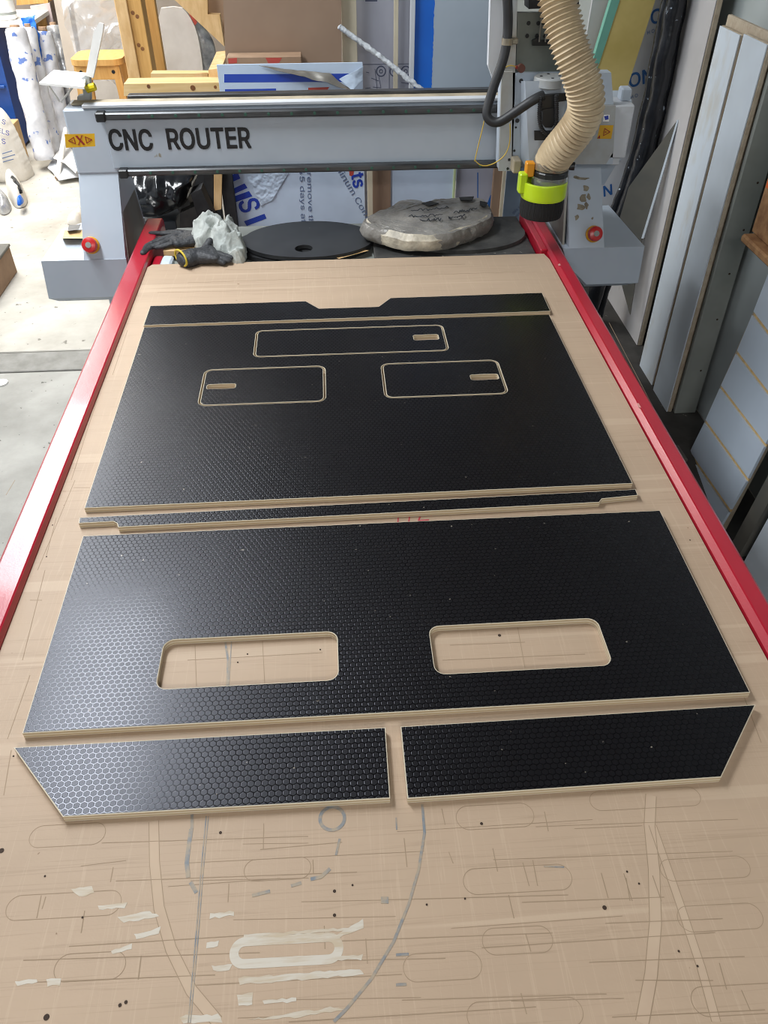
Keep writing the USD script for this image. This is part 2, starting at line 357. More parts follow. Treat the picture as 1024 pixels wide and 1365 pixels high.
def densify(mesh, size):
    v, f = trimesh.remesh.subdivide_to_size(mesh.vertices, mesh.faces, size); return trimesh.Trimesh(v, f)
def patch(c00, c10, c11, c01, nx, ny, amp, freq, seed=0, th=0.002, bend=None):
    c00, c10, c11, c01 = map(lambda q: np.asarray(q, float), (c00, c10, c11, c01))
    u, v = np.meshgrid(np.linspace(0, 1, nx), np.linspace(0, 1, ny)); u = u.ravel()[:, None]; v = v.ravel()[:, None]
    P = (c00*(1-u)+c10*u)*(1-v)+(c01*(1-u)+c11*u)*v
    n = np.cross(c10-c00, c01-c00); n /= np.linalg.norm(n)
    h = (meshkit.fbm(P*freq, 4, seed)-.5)*2*amp
    if bend is not None: h = h+bend(u[:, 0], v[:, 0])
    A = P+n*h[:, None]; B = A-n*th; Fc = []
    for j in range(ny-1):
        for i in range(nx-1):
            a = j*nx+i; Fc += [(a, a+1, a+nx+1), (a, a+nx+1, a+nx)]
    Fc = np.array(Fc); N = nx*ny; E = []
    ring = [i for i in range(nx)]+[j*nx+nx-1 for j in range(1, ny)]+[(ny-1)*nx+i for i in range(nx-2, -1, -1)]+[j*nx for j in range(ny-2, 0, -1)]
    for a, b in zip(ring, ring[1:]+ring[:1]): E += [(a, a+N, b+N), (a, b+N, b)]
    return trimesh.Trimesh(np.vstack([A, B]), np.vstack([Fc, Fc[:, ::-1]+N, E]), process=False)
def chain(bones, size=0.004, it=6):
    """one continuous surface from tapered bones [(a, ra, b, rb)]"""
    S = []
    for a, ra, b, rb in bones:
        s1 = manifold3d.Manifold.sphere(ra, 14).translate(tuple(map(float, a))); s2 = manifold3d.Manifold.sphere(rb, 14).translate(tuple(map(float, b)))
        S.append(manifold3d.Manifold.batch_hull([s1, s2]))
    o = mani(manifold3d.Manifold.batch_boolean(S, manifold3d.OpType.Add).refine_to_length(size))
    o.merge_vertices(); trimesh.smoothing.filter_taubin(o, iterations=it); return o
def text_on(text, O, u, n, height, width=None, bold=False, depth=0.0006, center=False, italic=0):
    t = meshkit.text_mesh(text, height, depth, bold); b = t.bounds
    t.apply_translation((-b[0][0], 0, 0))
    if width: t.apply_scale((width/(b[1][0]-b[0][0]), 1, 1))
    if center: t.apply_translation((-(t.bounds[1][0])/2, -height/2, 0))
    t.apply_transform(frame(O, u, n)); return t
def ribbon(pts, w, z, th=0.0003, closed=False):
    ls = LineString(list(pts)+([pts[0]] if closed else []))
    return extrude(ls.buffer(w/2, cap_style='flat', join_style='round', quad_segs=4), z, z+th)
def rrect(x0, x1, y0, y1, r):
    return sbox(x0+r, y0+r, x1-r, y1-r).buffer(r, quad_segs=6)

# ================================================================== the room
t = Thing('floor', 'concrete workshop floor, grey slab and paler worn slab', 'floor', kind='structure')
t.part('concrete_slab', box(-3.5, 2.0, -3.0, 3.17, -0.1, 0.0), CONC)
t.part('pale_slab', box(-3.5, 2.0, 3.36, 8.2, -0.1, 0.0), CONCL)
t.part('grimy_slab', box(.74, 1.47, -3.0, 4.3, -.05, .001), M('dark_floor_strip', '474542', '33312f', rough=.85, scale=6, bump=.2, bscale=40, speck='7a766e', speck_scale=26, speck_at=.74))  # strip along the right wall in a darker floor colour, with pale specks
t.part('joint_strip', box(-3.5, 2.0, 3.185, 3.355, -0.1, -0.002), JOINT)
t.part('crack', box(-3.5, 2.0, 3.17, 3.185, -0.1, -0.006), CRACK)
t.part('crack', box(-3.5, 2.0, 3.355, 3.36, -0.1, -0.006), CRACK)
for name, b, mt in (('wall_right', (1.47, 1.6, -3.0, 8.2, 0, CEIL), WALLP), ('wall_back', (-3.5, 2.0, 7.6, 7.75, 0, CEIL), WALLB), ('wall_left', (-3.6, -3.45, -3, 8.2, 0, CEIL), WHITE), ('wall_front', (-3.5, 2, -3.1, -2.95, 0, CEIL), WALLP)):
    t = Thing(name, name.replace('_', ' ') + ' of the workshop, painted', 'wall', kind='structure'); t.part('wall_face', box(*b), mt)
t = Thing('ceiling', 'workshop ceiling boards', 'ceiling', kind='structure'); t.part('ceiling_face', box(-3.6, 2, -3.1, 8.2, CEIL, CEIL+.1), CEILM)

# ================================================================== router table
B0, B1 = 0.05, 2.36
bed = Polygon([(-0.563, B0), (0.658, B0), (0.660, B1-0.045), (0.652, B1), (-0.550, B1), (-0.562, B1-0.02)])
ZB = 0.82
tb = Thing('router_table', 'long router bed with tan spoilboard between two glossy red side rails', 'machine table', (0.05, 1.3, 0))
sp = tb.part('spoilboard', extrude(bed, ZB-0.022, ZB), MDF, label='tan fibreboard work surface covered in shallow cut marks')
def rail(side):
    if side < 0: pr = [(-.563, -.125), (-.563, .004), (-.566, .014), (-.569, .0155), (-.613, .0155), (-.619, .011), (-.619, -.125)]
    else: pr = [(.662, -.125), (.662, .004), (.671, .0145), (.674, .0155), (.699, .0155), (.705, .011), (.705, -.125)]
    return hull([(x, y, ZB+h) for y in (-.1, 2.70) for x, h in pr])
tb.part('side_rail', rail(-1), RED); tb.part('side_rail', rail(1), RED)
p0, p1 = at(742, 352, z=.836), at(750, 348, z=.836)
tb.part('worn_patch', slab([(p0[0]+.004, p0[1]-.012, .8354), (p0[0]+.036, p0[1]+.008, .8354), (p0[0]+.036, p0[1]+.022, .8354), (p0[0]+.004, p0[1]+.0, .8354)], (0, 0, 1), .0002), REDW)
p0 = at(849, 540, z=.836)
tb.part('worn_patch', slab([(p0[0]+.001, p0[1]-.010, .8354), (p0[0]+.012, p0[1]-.009, .8354), (p0[0]+.018, p0[1]+.010, .8354), (p0[0]+.003, p0[1]+.008, .8354)], (0, 0, 1), .0002), REDW)
tb.part('frame_edge', box(.642, .664, B1+.006, 2.70, ZB-.125, ZB+.0115), RED); tb.part('frame_edge', box(-.562, -.535, B1+.006, 2.46, ZB-.125, ZB-.014), RED)
tb.part('deck', box(-.534, .641, B1+.004, 2.745, ZB-.07, ZB-.035), GREYB)
tb.part('cross_beam', box(-.53, .64, 2.66, 2.74, .55, ZB-.072), RED)
tb.part('cross_beam', box(-.55, .65, .06, .14, .55, ZB-.06), RED)
for x in (-.57, .64):
    for y in (.1, 1.3, 2.45): tb.part('leg', box(x-.04, x+.04, y-.04, y+.04, 0, ZB-.13), GREYB)
# cut marks, filler, ink on the spoilboard
def Z2(px): return [tuple(at(a, b, z=ZB)[:2]) for a, b in px]
gm = []
def rib2(pts, w):
    return LineString(list(pts)).buffer(w/2, cap_style='flat', join_style='round', quad_segs=3)
def ragged(p):
    q = np.array(p.exterior.segmentize(.006).coords)[:-1]; d = (meshkit.noise(np.c_[q*260, np.zeros(len(q))], 3)-.5)[:, None]*.003
    return Polygon(q+d*np.array([.3, 1.0])).buffer(0)
def groove(px, w=.001): gm.append(rib2(Z2(px), w))
Rn = random.Random(5)
rows = [1105, 1128, 1150, 1178, 1205, 1232, 1258, 1285, 1312, 1338, 1358]
for yy in rows:                                                        # long part-off cuts across the bed
    for k in range(3):
        xa = Rn.uniform(0, 850); L = Rn.uniform(60, 330); sl = -0.06
        groove([(xa, yy+Rn.uniform(-6, 6)), (min(1020, xa+L), yy+sl*L*.8)], Rn.choice([.0006, .0009]))
for k in range(26):                                                    # short uprights
    xa = Rn.uniform(20, 1000); ya = Rn.uniform(1075, 1330); s = (xa-391)/(ya+231)
    groove([(xa, ya), (xa+s*40*Rn.uniform(.4, 1), ya+Rn.uniform(15, 40))], .0011)
def slot(cx, cy, w, h, mt_w=.0007):
    P = [at(cx-w/2, cy, z=ZB), at(cx+w/2, cy-.055*w, z=ZB)]; d = .012+h*.0003
    g = LineString([P[0][:2], P[1][:2]]).buffer(d, quad_segs=8).exterior
    gm.append(g.buffer(mt_w/2))
for a in ((90, 1115, 70, 10), (85, 1210, 120, 10), (690, 1175, 110, 14), (660, 1090, 70, 16), (940, 1160, 90, 6), (960, 1225, 80, 10), (690, 1255, 60, 10), (985, 1335, 90, 10), (700, 1355, 120, 8), (120, 1290, 60, 10), (860, 1068, 120, 6), (590, 1290, 70, 10), (370, 1160, 60, 6)): slot(*a)
for (xa, ya), (xb, yb) in (((20, 640), (8, 660)), ((140, 500), (95, 640)), ((170, 440), (150, 500)), ((100, 640), (50, 760)), ((60, 760), (30, 880)), ((75, 690), (62, 740)), ((800, 420), (990, 800)), ((812, 430), (1000, 790)), ((790, 420), (900, 640)), ((300, 360), (620, 352)), ((250, 377), (700, 362)), ((210, 390), (400, 386)), ((40, 900), (10, 985)), ((15, 1000), (5, 1060)), ((98, 650), (120, 650)), ((70, 655), (88, 655)), ((40, 800), (56, 800)), ((985, 910), (1015, 990)), ((250, 880), (430, 870)), ((260, 860), (262, 915)), ((350, 855), (353, 912)), ((600, 860), (700, 856)), ((590, 880), (780, 872)), ((690, 835), (700, 890))):
    groove([(xa, ya), (xb, yb)], .001)
tk = []
for px, w in (([(205, 1095), (206, 1150), (212, 1210), (228, 1265), (255, 1320), (290, 1362)], .0125), ([(868, 1060), (866, 1100), (872, 1160), (874, 1230), (868, 1300), (856, 1364)], .014), ([(870, 1100), (905, 1200), (935, 1290), (955, 1362)], .010)):
    tk.append(rib2(Z2(px), w))
    P = LineString(Z2(px))
    for sgn in (-1, 1): gm.append(rib2(list(P.offset_curve(sgn*w/2).coords), .0009))
tb.part('shallow_track', extrude(unary_union(tk), ZB, ZB+.00012), MDFL, parent=sp, kind='stuff')
tb.part('cut_mark', extrude(unary_union(gm), ZB, ZB+.0002), MDFG, parent=sp, kind='stuff', label='shallow tool marks scored across the board')
wh = []
for q in ([(313, 1272), (325, 1254), (440, 1248), (452, 1258), (450, 1276), (318, 1287)],):
    q = Z2([(326, 1270), (438, 1264)]); o = LineString(q).buffer(.0175, quad_segs=8); wh.append(o.difference(o.buffer(-.0105)))
for q in ([(318, 1303), (480, 1292), (485, 1299), (320, 1313)], [(330, 1360), (440, 1343), (462, 1345), (400, 1356)], [(350, 1277), (484, 1273), (482, 1279), (350, 1284)], [(282, 1287), (310, 1285), (306, 1293), (284, 1294)], [(240, 1355), (290, 1352), (297, 1362), (245, 1364)], [(157, 1222), (200, 1214), (212, 1222), (165, 1230)], [(95, 1185), (122, 1182), (126, 1190), (105, 1196)], [(130, 1208), (170, 1203), (166, 1211), (132, 1213)], [(178, 1246), (214, 1236), (212, 1244), (182, 1252)], [(280, 1218), (312, 1215), (312, 1221), (280, 1224)], [(276, 1256), (292, 1254), (290, 1262), (275, 1264)], [(62, 1305), (82, 1304), (80, 1314), (64, 1314)], [(316, 1325), (337, 1324), (336, 1340), (318, 1341)], [(325, 1246), (470, 1236), (470, 1240), (325, 1250)], [(148, 1268), (176, 1258), (176, 1264), (150, 1272)], [(20, 1308), (50, 1304), (50, 1309), (24, 1313)], [(440, 1252), (484, 1225), (485, 1236), (452, 1250)], [(350, 1334), (395, 1330), (395, 1335), (352, 1339)]):
    wh.append(ragged(Polygon(Z2(q))))
tb.part('filler_patch', extrude(unary_union(wh), ZB, ZB+.0003), FILLER, parent=sp, kind='stuff', label='pale filler patches in old cuts')
ik = []
cc = at(443, 1091, z=ZB)[:2]; ik.append(Point(cc).buffer(.0185, quad_segs=16).difference(Point(cc).buffer(.0140, quad_segs=16)))
for px, w in (([(275, 1088), (268, 1160), (262, 1240), (254, 1330), (251, 1364)], .0016), ([(278, 1088), (271, 1160), (265, 1240), (257, 1330), (254, 1364)], .0012),
              ([(563, 1072), (566, 1110), (558, 1160), (545, 1205), (525, 1255), (495, 1305), (462, 1345), (445, 1362)], .0035), ([(256, 1086), (256, 1105)], .004), ([(255, 1105), (252, 1125), (249, 1150), (251, 1170)], .0055), ([(254, 1176), (262, 1190)], .005),
              ([(336, 1194), (360, 1188)], .004), ([(388, 1181), (402, 1177)], .004), ([(414, 1172), (428, 1169), (440, 1158)], .0045), ([(448, 1140), (453, 1118)], .003), ([(300, 852), (304, 880), (303, 914)], .0035), ([(309, 850), (305, 914)], .0016), ([(528, 1090), (529, 1106)], .002), ([(508, 1200), (518, 1200)], .008), ([(528, 1273), (545, 1272)], .003), ([(528, 1313), (542, 1312)], .003), ([(725, 1155), (752, 1156)], .002)):
    ik.append(rib2(Z2(px), w))
tb.part('ink_mark', extrude(unary_union(ik), ZB, ZB+.0004), INK, parent=sp, kind='stuff', label='blue-grey pen and pencil marks on the board')
rd = [rib2(Z2([(531, 690), (530, 702)]), .0025), rib2(Z2([(546, 689), (545, 696)]), .0025), rib2(Z2([(560, 689), (558, 694), (572, 693)]), .003), rib2(Z2([(556, 687), (576, 687)]), .002)]
tb.part('red_pen_mark', extrude(unary_union(rd), ZB, ZB+.0004), M('red_ink', 'c2404e', rough=.6), parent=sp)
hs = []
for a, b, r in ((2, 1134, .005), (62, 1356, .005), (168, 1336, .003), (806, 1210, .004), (666, 847, .004), (642, 1098, .003), (60, 1168, .002), (110, 1223, .002), (160, 1340, .003), (294, 1110, .003), (446, 1188, .003), (446, 1220, .003), (470, 1180, .002), (836, 1162, .002), (852, 1178, .002), (905, 1268, .002), (930, 1288, .002), (620, 1198, .002), (569, 1206, .002), (18, 1008, .002), (330, 872, .002), (317, 883, .002), (427, 866, .002), (845, 455, .002), (920, 720, .002), (70, 700, .002), (62, 742, .002), (64, 292, .002)):
    p = at(a, b, z=ZB); hs.append(Point(p[0], p[1]).buffer(r*.65, quad_segs=4))
tb.part('drill_hole', extrude(unary_union(hs), ZB, ZB+.0005), HOLE, parent=sp, kind='stuff')

# ================================================================== black film-faced panels on the bed
PT = ZB+.0005
TH, FT = .0118, .0005
def panel(name, label, cat_, poly, group=None, grip=None):
    c = poly.centroid; t = Thing(name, label, cat_, (c.x, c.y, PT), group=group)
    core = extrude(poly, PT, PT+TH)
    t.part('plywood_core', core, PLY, label='pale plywood edge')
    t.part('facing_film', extrude(poly.buffer(-.0013, join_style='mitre'), PT+TH, PT+TH+FT), FILM)
    return t
rot = lambda P, a, o=(0.04, 1.15): affinity.rotate(P, a, origin=o)
back = Polygon([(-.507, 1.943), (-.507, 2.055), (-.082, 2.055), (-.046, 2.008), (.116, 2.008), (.152, 2.059), (.580, 2.063), (.578, 1.951)])
panel('cut_panel', 'long black hexagon-textured strip with tapered notch in its back edge, farthest cut panel', 'panel', back)
lids = [rrect(-.207, .275, 1.757, 1.891, .016), rrect(-.320, -.035, 1.545, 1.701, .018), rrect(.105, .387, 1.549, 1.701, .018)]
slots = [rrect(.195, .259, 1.815, 1.842, .006), rrect(-.309, -.243, 1.614, 1.635, .006), rrect(.312, .378, 1.613, 1.637, .006)]
big = Polygon([(-.499, 1.199), (.574, 1.203), (.570, 1.931), (-.504, 1.931)])
for L in lids: big = big.difference(L.buffer(.0022, quad_segs=6))
panel('cut_panel', 'largest black hexagon-textured floor panel with three cut-out hatches', 'panel', big)
for L, S, lb in zip(lids, slots, ('widest hatch lid set in the large black panel, nearest its back edge', 'left rectangular hatch lid in the large black panel with finger slot at its left end', 'right rectangular hatch lid in the large black panel with finger slot at its right end')):
    panel('hatch_lid', lb, 'hatch lid', L.buffer(-.0022).difference(S))
thin = rot(Polygon([(-.502, 1.171), (.574, 1.184), (.573, 1.166), (.500, 1.160), (.492, 1.150), (-.424, 1.139), (-.428, 1.150), (-.436, 1.156), (-.500, 1.155)]), 0)
panel('cut_panel', 'narrow black strip with stepped ends lying between the two large panels', 'panel', thin)
low = Polygon([(-.478, .695), (.598, .695), (.601, 1.118), (-.484, 1.118)])
for hh in (rrect(-.298, -.0215, .760, .857, .017), rrect(.1285, .406, .760, .857, .017)): low = low.difference(hh)
panel('cut_panel', 'large black hexagon-textured panel with two rounded rectangular openings', 'panel', low)
panel('cut_panel', 'small black trapezoid panel at front left with slanted left end', 'panel', Polygon([(-.484, .672), (-.389, .561), (.044, .559), (.045, .670)]))
panel('cut_panel', 'small black trapezoid panel at front right with slanted right end', 'panel', Polygon([(.067, .670), (.067, .557), (.500, .560), (.597, .673)]))

# ================================================================== gantry
GY = 2.60
g = Thing('router_gantry', 'pale grey gantry beam lettered CNC ROUTER, standing on two sloped side housings', 'machine gantry', (0.06, 2.65, 0))
XL, XR = -.779, .93
beam = g.part('beam', box(XL, XR, GY, GY+.11, 1.012, 1.198, .006), PAINT)
g.part('beam_step', box(XL+.115, XR-.02, GY-.006, GY, 1.030, 1.172, .002), PAINT)
g.part('top_cover', box(XL+.02, .60, GY+.030, GY+.075, 1.199, 1.206), DUST, label='dusty tan top of the beam')
g.part('cable_tray', box(-.60, .60, GY+.078, GY+.108, 1.199, 1.214, .002), STEEL)
g.part('front_flange', box(XL+.06, .60, GY-.004, GY+.026, 1.199, 1.209, .002), WHITE)
for z0, z1, xs in ((1.172, 1.192, -.672), (1.012, 1.031, -.640)):
    r_ = g.part('guide_rail', box(xs, .66, GY-.03, GY-.0065, z0, z1, .004), STEEL)
    g.part('rail_end_block', box(xs-.006, xs+.022, GY-.038, GY-.006, z0-.003, z1+.003, .003), BLACK)
    g.part('bolt_plug', cat([cyl((x, GY-.0325, (z0+z1)/2), (0, 1, 0), .0046, .003, 8) for x in np.arange(xs+.09, .5, .068)]), GREEN, parent=r_, kind='stuff')
for px, txt, (a, b) in (((148, 205), 'CNC', (200, 200)), ((225, 335), 'ROUTER', (199, 197))):
    A = at(px[0], a, y=GY-.0065); Bq = at(px[1], b, y=GY-.0065)
    w = Bq[0]-A[0]
    g.part('lettering', cat([text_on(txt, A+(dx_, 0, .001+dz_), (Bq-A)*(1, 0, 1), (0, -1, 0), .056, w, True, .0012+k_*.0001) for k_, (dx_, dz_) in enumerate(((-.0006, -.0003), (.0006, -.0003), (-.0006, .0003), (.0006, .0003)))]), INKBLACK, parent=beam, label='black lettering reading ' + txt)
def sticker(a, y, sym):
    n = (0, -1, 0); P = [at(*q, y=y) for q in a]
    st = g.part('warning_sticker', slab(P, n, .0006), YELLOW, parent=beam, label='yellow sticker with red ' + sym)
    return P
P = sticker([(88, 197), (127, 195), (126, 178), (86, 179)], GY-.0001, 'letter X between two arrows')
c = at(107, 187, y=GY-.0016); u_ = (at(127, 186, y=GY)-at(87, 188, y=GY)); u_ /= np.linalg.norm(u_)
ss = []
def tri(cx, w, h, d):
    C = c+u_*cx; z = np.array([0, 0, 1.0])
    o = Polygon([(d*w/2, 0), (-d*w/2, h/2), (-d*w/2, -h/2)]); o = o.exterior.buffer(.0011)
    t_ = extrude(o, 0, .0004); t_.apply_transform(frame(C, u_, (0, -1, 0))); ss.append(t_)
tri(-.026, .018, .018, -1); tri(.026, .018, .018, 1)
ss.append(text_on('-', c-u_*.0255, u_, (0, -1, 0), .008, .005, False, .0004, True)); ss.append(text_on('+', c+u_*.0245, u_, (0, -1, 0), .007, None, False, .0004, True))
# serif X
def bars(L, w): return unary_union([LineString(q).buffer(ww/2, cap_style='flat') for q, ww in L])
xs = bars([([(-.008, .012), (.008, -.012)], .0055), ([(.008, .012), (-.008, -.012)], .0025), ([(-.0115, .0125), (-.004, .0125)], .0015), ([(.005, .0125), (.0115, .0125)], .0015), ([(-.0115, -.0125), (-.005, -.0125)], .0015), ([(.004, -.0125), (.0115, -.0125)], .0015)], 0)
t_ = extrude(xs, 0, .0004); t_.apply_transform(frame(c, u_, (0, -1, 0))); ss.append(t_)
g.part('sticker_print', cat(ss), STRED, parent=beam)
# side housings
def leg(s, x0, x1, x0t, x1t):
    V = [(x0, 2.50, .775), (x1, 2.50, .775), (x0, 2.86, .775), (x1, 2.86, .775), (x0t, 2.612, 1.03), (x1t, 2.612, 1.03), (x0t, 2.755, 1.03), (x1t, 2.755, 1.03)]
    return hull(V)
lg = g.part('side_leg', leg(-1, -.795, -.664, -.776, -.656), PAINT)
g.part('inner_plate', hull([(x, y, z) for x in (-.663, -.660) for y, z in ((2.506, .70), (2.856, .70), (2.615, 1.025), (2.75, 1.025))]), BARE, label='dull metal inner plate of the left leg')
lg2 = g.part('side_leg', leg(1, .772, .890, .760, .862), PAINT)
g.part('inner_plate', hull([(x, y, z) for x in (.757, .764) for y, z in ((2.506, .70), (2.856, .70), (2.615, 1.025), (2.75, 1.025))]), BARE)
g.part('foot_housing', hull([(-.928, 2.50, .782), (-.662, 2.50, .782), (-.938, 2.50, .655), (-.662, 2.50, .655), (-.915, 2.52, .636), (-.662, 2.52, .636), (-.925, 2.76, .782), (-.662, 2.86, .782), (-.84, 2.86, .782), (-.925, 2.76, .64), (-.662, 2.86, .64)]), PAINT)
g.part('foot_housing', hull([(.752, 2.50, .776), (1.025, 2.50, .776), (1.030, 2.50, .648), (.852, 2.50, .648), (.982, 2.52, .632), (.852, 2.52, .632), (.775, 2.5, .72), (.752, 2.88, .776), (1.013, 2.88, .776), (1.01, 2.88, .64), (.86, 2.88, .64)]), PAINT)
g.part('column', box(-.765, -.665, 2.56, 2.80, 0, .64), PAINT); g.part('column', box(.80, .90, 2.60, 2.80, 0, .635), DKGREY)
nL = np.array([0, -.918, .396])
for a, b in ((122, 327), (791, 312)):
    O = atp(a, b, (0, 2.50, .785), (0, -.255, .112)); nn = np.array([0, -.915, .4])
    st = g.part('stop_button', lathe([(0, .012), (.0215, .012), (.0235, .017), (.0235, .026), (.021, .032), (.012, .035), (0, .0355)], O, nn, 28), ESTOP, smooth=40, label='red emergency stop button')
    g.part('button_base', lathe([(0, -.004), (.0245, -.004), (.026, .0), (.026, .008), (.022, .012), (0, .012)], O, nn, 28), ESTOPY, parent=st, smooth=40)
    g.part('button_centre', lathe([(0, .0352), (.009, .0352), (.009, .0368), (0, .037)], O, nn, 16), GREYB, parent=st)
pw = []
for a, b, w_, h_ in ((776, 238, 9, 2), (768, 236, 4, 1.5), (781, 251, 3.5, 5), (785, 262, 2.5, 4), (778, 264, 4, 7), (774, 276, 5, 5), (769, 290, 2.5, 4), (782, 274, 2.5, 4), (790, 291, 1.5, 1.5)):
    q = [atp(a+w_*math.cos(k_)*(1+.3*math.sin(3*k_+a)), b+h_*math.sin(k_)*(1+.3*math.cos(2*k_+b)), (0, 2.4985, .775), (0, -.9155, .402)) for k_ in np.arange(0, 6.28, .4)]
    pw.append(slab(q, (0, -.9155, .402), .0012))
g.part('paint_wear', cat(pw), M('worn_paint_patch', '8f8672', '6e6555', rough=.7, scale=40), parent=lg2, kind='stuff', label='chipped dirty patches in the paint')
# end cover, right
g.part('end_cover', box(.835, .905, GY-.10, GY-.001, 1.055, 1.205, .004), WHITE)
g.part('end_tab', box(.865, .892, GY-.09, GY-.05, 1.032, 1.056), WHITE)
g.part('end_cap', box(.872, .902, GY-.06, GY-.02, 1.205, 1.24, .004), PAINT)
g.part('end_bracket', hull([(.80, 2.62, .93), (.80, 2.70, .93), (.868, 2.62, 1.02), (.868, 2.70, 1.02), (.93, 2.62, 1.02), (.93, 2.70, 1.02), (.90, 2.64, .93)]), PAINT)

# cable sight bracket on the beam's left end
k = Thing('sensor_bracket', 'grey bracket with white wing plate and upright white arm on left end of the beam', 'bracket', at(118, 130, y=2.66))
yb = 2.665
k.part('bracket_body', yslab([(103, 135), (103, 129), (111, 127), (109, 104), (113, 101), (119, 101), (120, 131), (120, 135)], yb, .03), PAINTD)
k.part('wing_plate', slab([at(52, 110, z=1.262), at(112, 116, z=1.262), at(116, 97, z=1.262), at(72, 93, z=1.262)], (0, 0, 1), .006), ACRYL, label='white wing plate')
k.part('upright_arm', yslab([(114, 101), (125, 42), (132, 30), (138, 32), (137, 42), (124, 104)], yb-.002, .012, lean=.1, z0=1.26), ACRYL, label='white upright arm')
k.part('sight_tube', rod(at(115, 119, y=yb-.008), at(127, 115, y=yb-.008), .011), SIGHT, label='yellow tube')
k.part('strut', rod(at(62, 110, y=2.68), at(80, 137, y=2.68)+(0, 0, .002), .003), ACRYL); k.part('strut', rod(at(100, 112, y=2.68), at(82, 137, y=2.68)+(0, 0, .002), .003), ACRYL)

# ================================================================== tool carriage
c = Thing('tool_carriage', 'grey tool carriage with drilled plates hanging on right part of the gantry beam', 'tool carriage', (.66, 2.5, .95))
yc = 2.50
c.part('side_column', yslab([(678, 0), (690, 0), (683, 228), (666, 228)], yc+.0, .05), PAINTD)
c.part('cable_duct', yslab([(655, -30), (682, -30), (676, 120), (658, 108), (651, 88)], yc+.03, .025), WHITE, label='white cable duct plate')
zp = c.part('upper_plate', yslab([(690, 17), (772, 17), (772, 102), (688, 102)], yc+.015, .02), ZPLATE, label='grey-green drilled plate')
c.part('screw_hole', cat([cyl(at(a, b, y=yc+.0125), (0, 1, 0), .0055, .003, 12) for a, b in ((705, 31), (718, 31), (703, 48), (716, 48), (716, 55), (727, 48), (724, 30))]), BLACK, parent=zp, kind='stuff')
c.part('motor_head', yslab([(705, -30), (772, -30), (772, 10), (705, 12)], yc-.02, .06), BLACKM)
c.part('clevis', yslab([(710, 61), (733, 61), (733, 54), (719, 54), (719, 50), (710, 54)], yc-.004, .012), BLACK)
for a, b in ((720, 719), (728, 727)): c.part('clevis_rod', rod(at(a+3, 14, y=yc-.01), at(b, 56, y=yc-.01), .0022), BARE)
c.part('lower_plate', yslab([(668, 97), (815, 97), (818, 141), (817, 219), (664, 219)], yc, .04), PAINT)
c.part('edge_strip', yslab([(669, 96), (684, 96), (682, 228), (665, 228)], yc-.008, .008), PAINTD)
c.part('screw_hole', cat([cyl(at(a, b, y=yc-.0095), (0, 1, 0), r, .003, 12) for a, b, r in ((695, 108, .006), (690, 161, .006), (688, 170, .003), (686, 201, .0035), (679, 213, .004), (677, 225, .004))]), BLACK, kind='stuff')
c.part('slide_block', box(*(lambda q: (q[0]-.008, q[0]+.016, 2.45, 2.50, q[2]-.02, q[2]+.018))(at(687, 221, y=2.46))), DUST, label='grimy slide block')
c.part('spindle_cover', hull([tuple(at(a, b, y=y)) for a, b, y in ((700, 108, 2.42), (706, 224, 2.42), (745, 224, 2.40), (756, 108, 2.40), (694, 108, 2.5), (694, 222, 2.5), (768, 108, 2.5), (768, 222, 2.5))]), PAINT)
O = at(733, 109, y=2.44)
c.part('spindle_cap', cyl(O+(0, 0, -.012), (0, 0, 1), .045, .026, 32), PAINTD, smooth=40)
c.part('cap_screw', cat([cyl(O+(.026*math.cos(q), .026*math.sin(q), .0135), (0, 0, 1), .004, .002, 8) for q in np.arange(0, 6.2, 1.57)]), BLACK, kind='stuff')
yk = 2.395
c.part('connector', yslab([(716, 128), (757, 124), (757, 134), (744, 136), (743, 148), (740, 152), (728, 152), (722, 148), (721, 138), (716, 136)], yk, .04), BLACK, label='black cable connector')
c.part('connector_plate', yslab([(713, 175), (743, 175), (741, 187), (713, 187)], yk+.004, .008), BLACKM)
c.part('connector_shell', yslab([(724, 146), (739, 144), (740, 165), (736, 170), (727, 170), (723, 165)], yk-.004, .02), RUBBER)
lp = spline([at(a, b, y=yk-.018) for a, b in ((722, 128), (719.5, 145), (719.5, 160), (722.5, 172), (731, 178), (739, 173), (742, 160), (742, 145), (742, 126))], 240)
c.part('looped_cable', tube(lp, .0055+.0009*np.sign(np.sin(np.linspace(0, 2*np.pi*44, 240))), 10), RUBBER, smooth=50)
c.part('right_plate', yslab([(752, 141), (821, 141), (818, 202), (808, 219), (744, 219)], yc-.015, .014), PAINTD, label='dusty grey plate behind the hose')
yq = yc-.0152
P = [at(*q, y=yq) for q in ((800, 167), (818, 167), (815, 185), (796, 185))]
c.part('warning_sticker', slab(P, (0, -1, 0), .0006), YELLOW, label='yellow hazard sticker')
C = at(809, 176, y=yq-.0012); o = Polygon([(.010, 0), (-.008, .010), (-.008, -.010)]).exterior.buffer(.001)
t1 = extrude(unary_union([o, Point(-.003, 0).buffer(.002)]), 0, .0004); t1.apply_transform(frame(C, (1, 0, 0), (0, -1, 0)))
t2 = slab([at(*q, y=yq-.001) for q in ((796, 184.5), (800, 184.5), (800, 180))], (0, -1, 0), .0004)
c.part('sticker_print', cat([t1, t2]), STRED)
c.part('small_label', slab([at(*q, y=yq-.0002) for q in ((805, 153), (813, 153), (812, 162), (804, 162))], (0, -1, 0), .0005), ACRYL)
c.part('label_print', slab([at(*q, y=yq-.0008) for q in ((805.5, 155), (811, 154), (811.5, 159), (807, 160))], (0, -1, 0), .0004), TXTB)
c.part('wire_knob', cyl(at(694, 90, y=yc-.02), (0, -1, 0), .011, .016, 16), BROWNK, smooth=40)
c.part('wire_knob', cyl(at(688, 89, y=yc-.018), (0, -1, 0), .004, .012, 10), STRED)
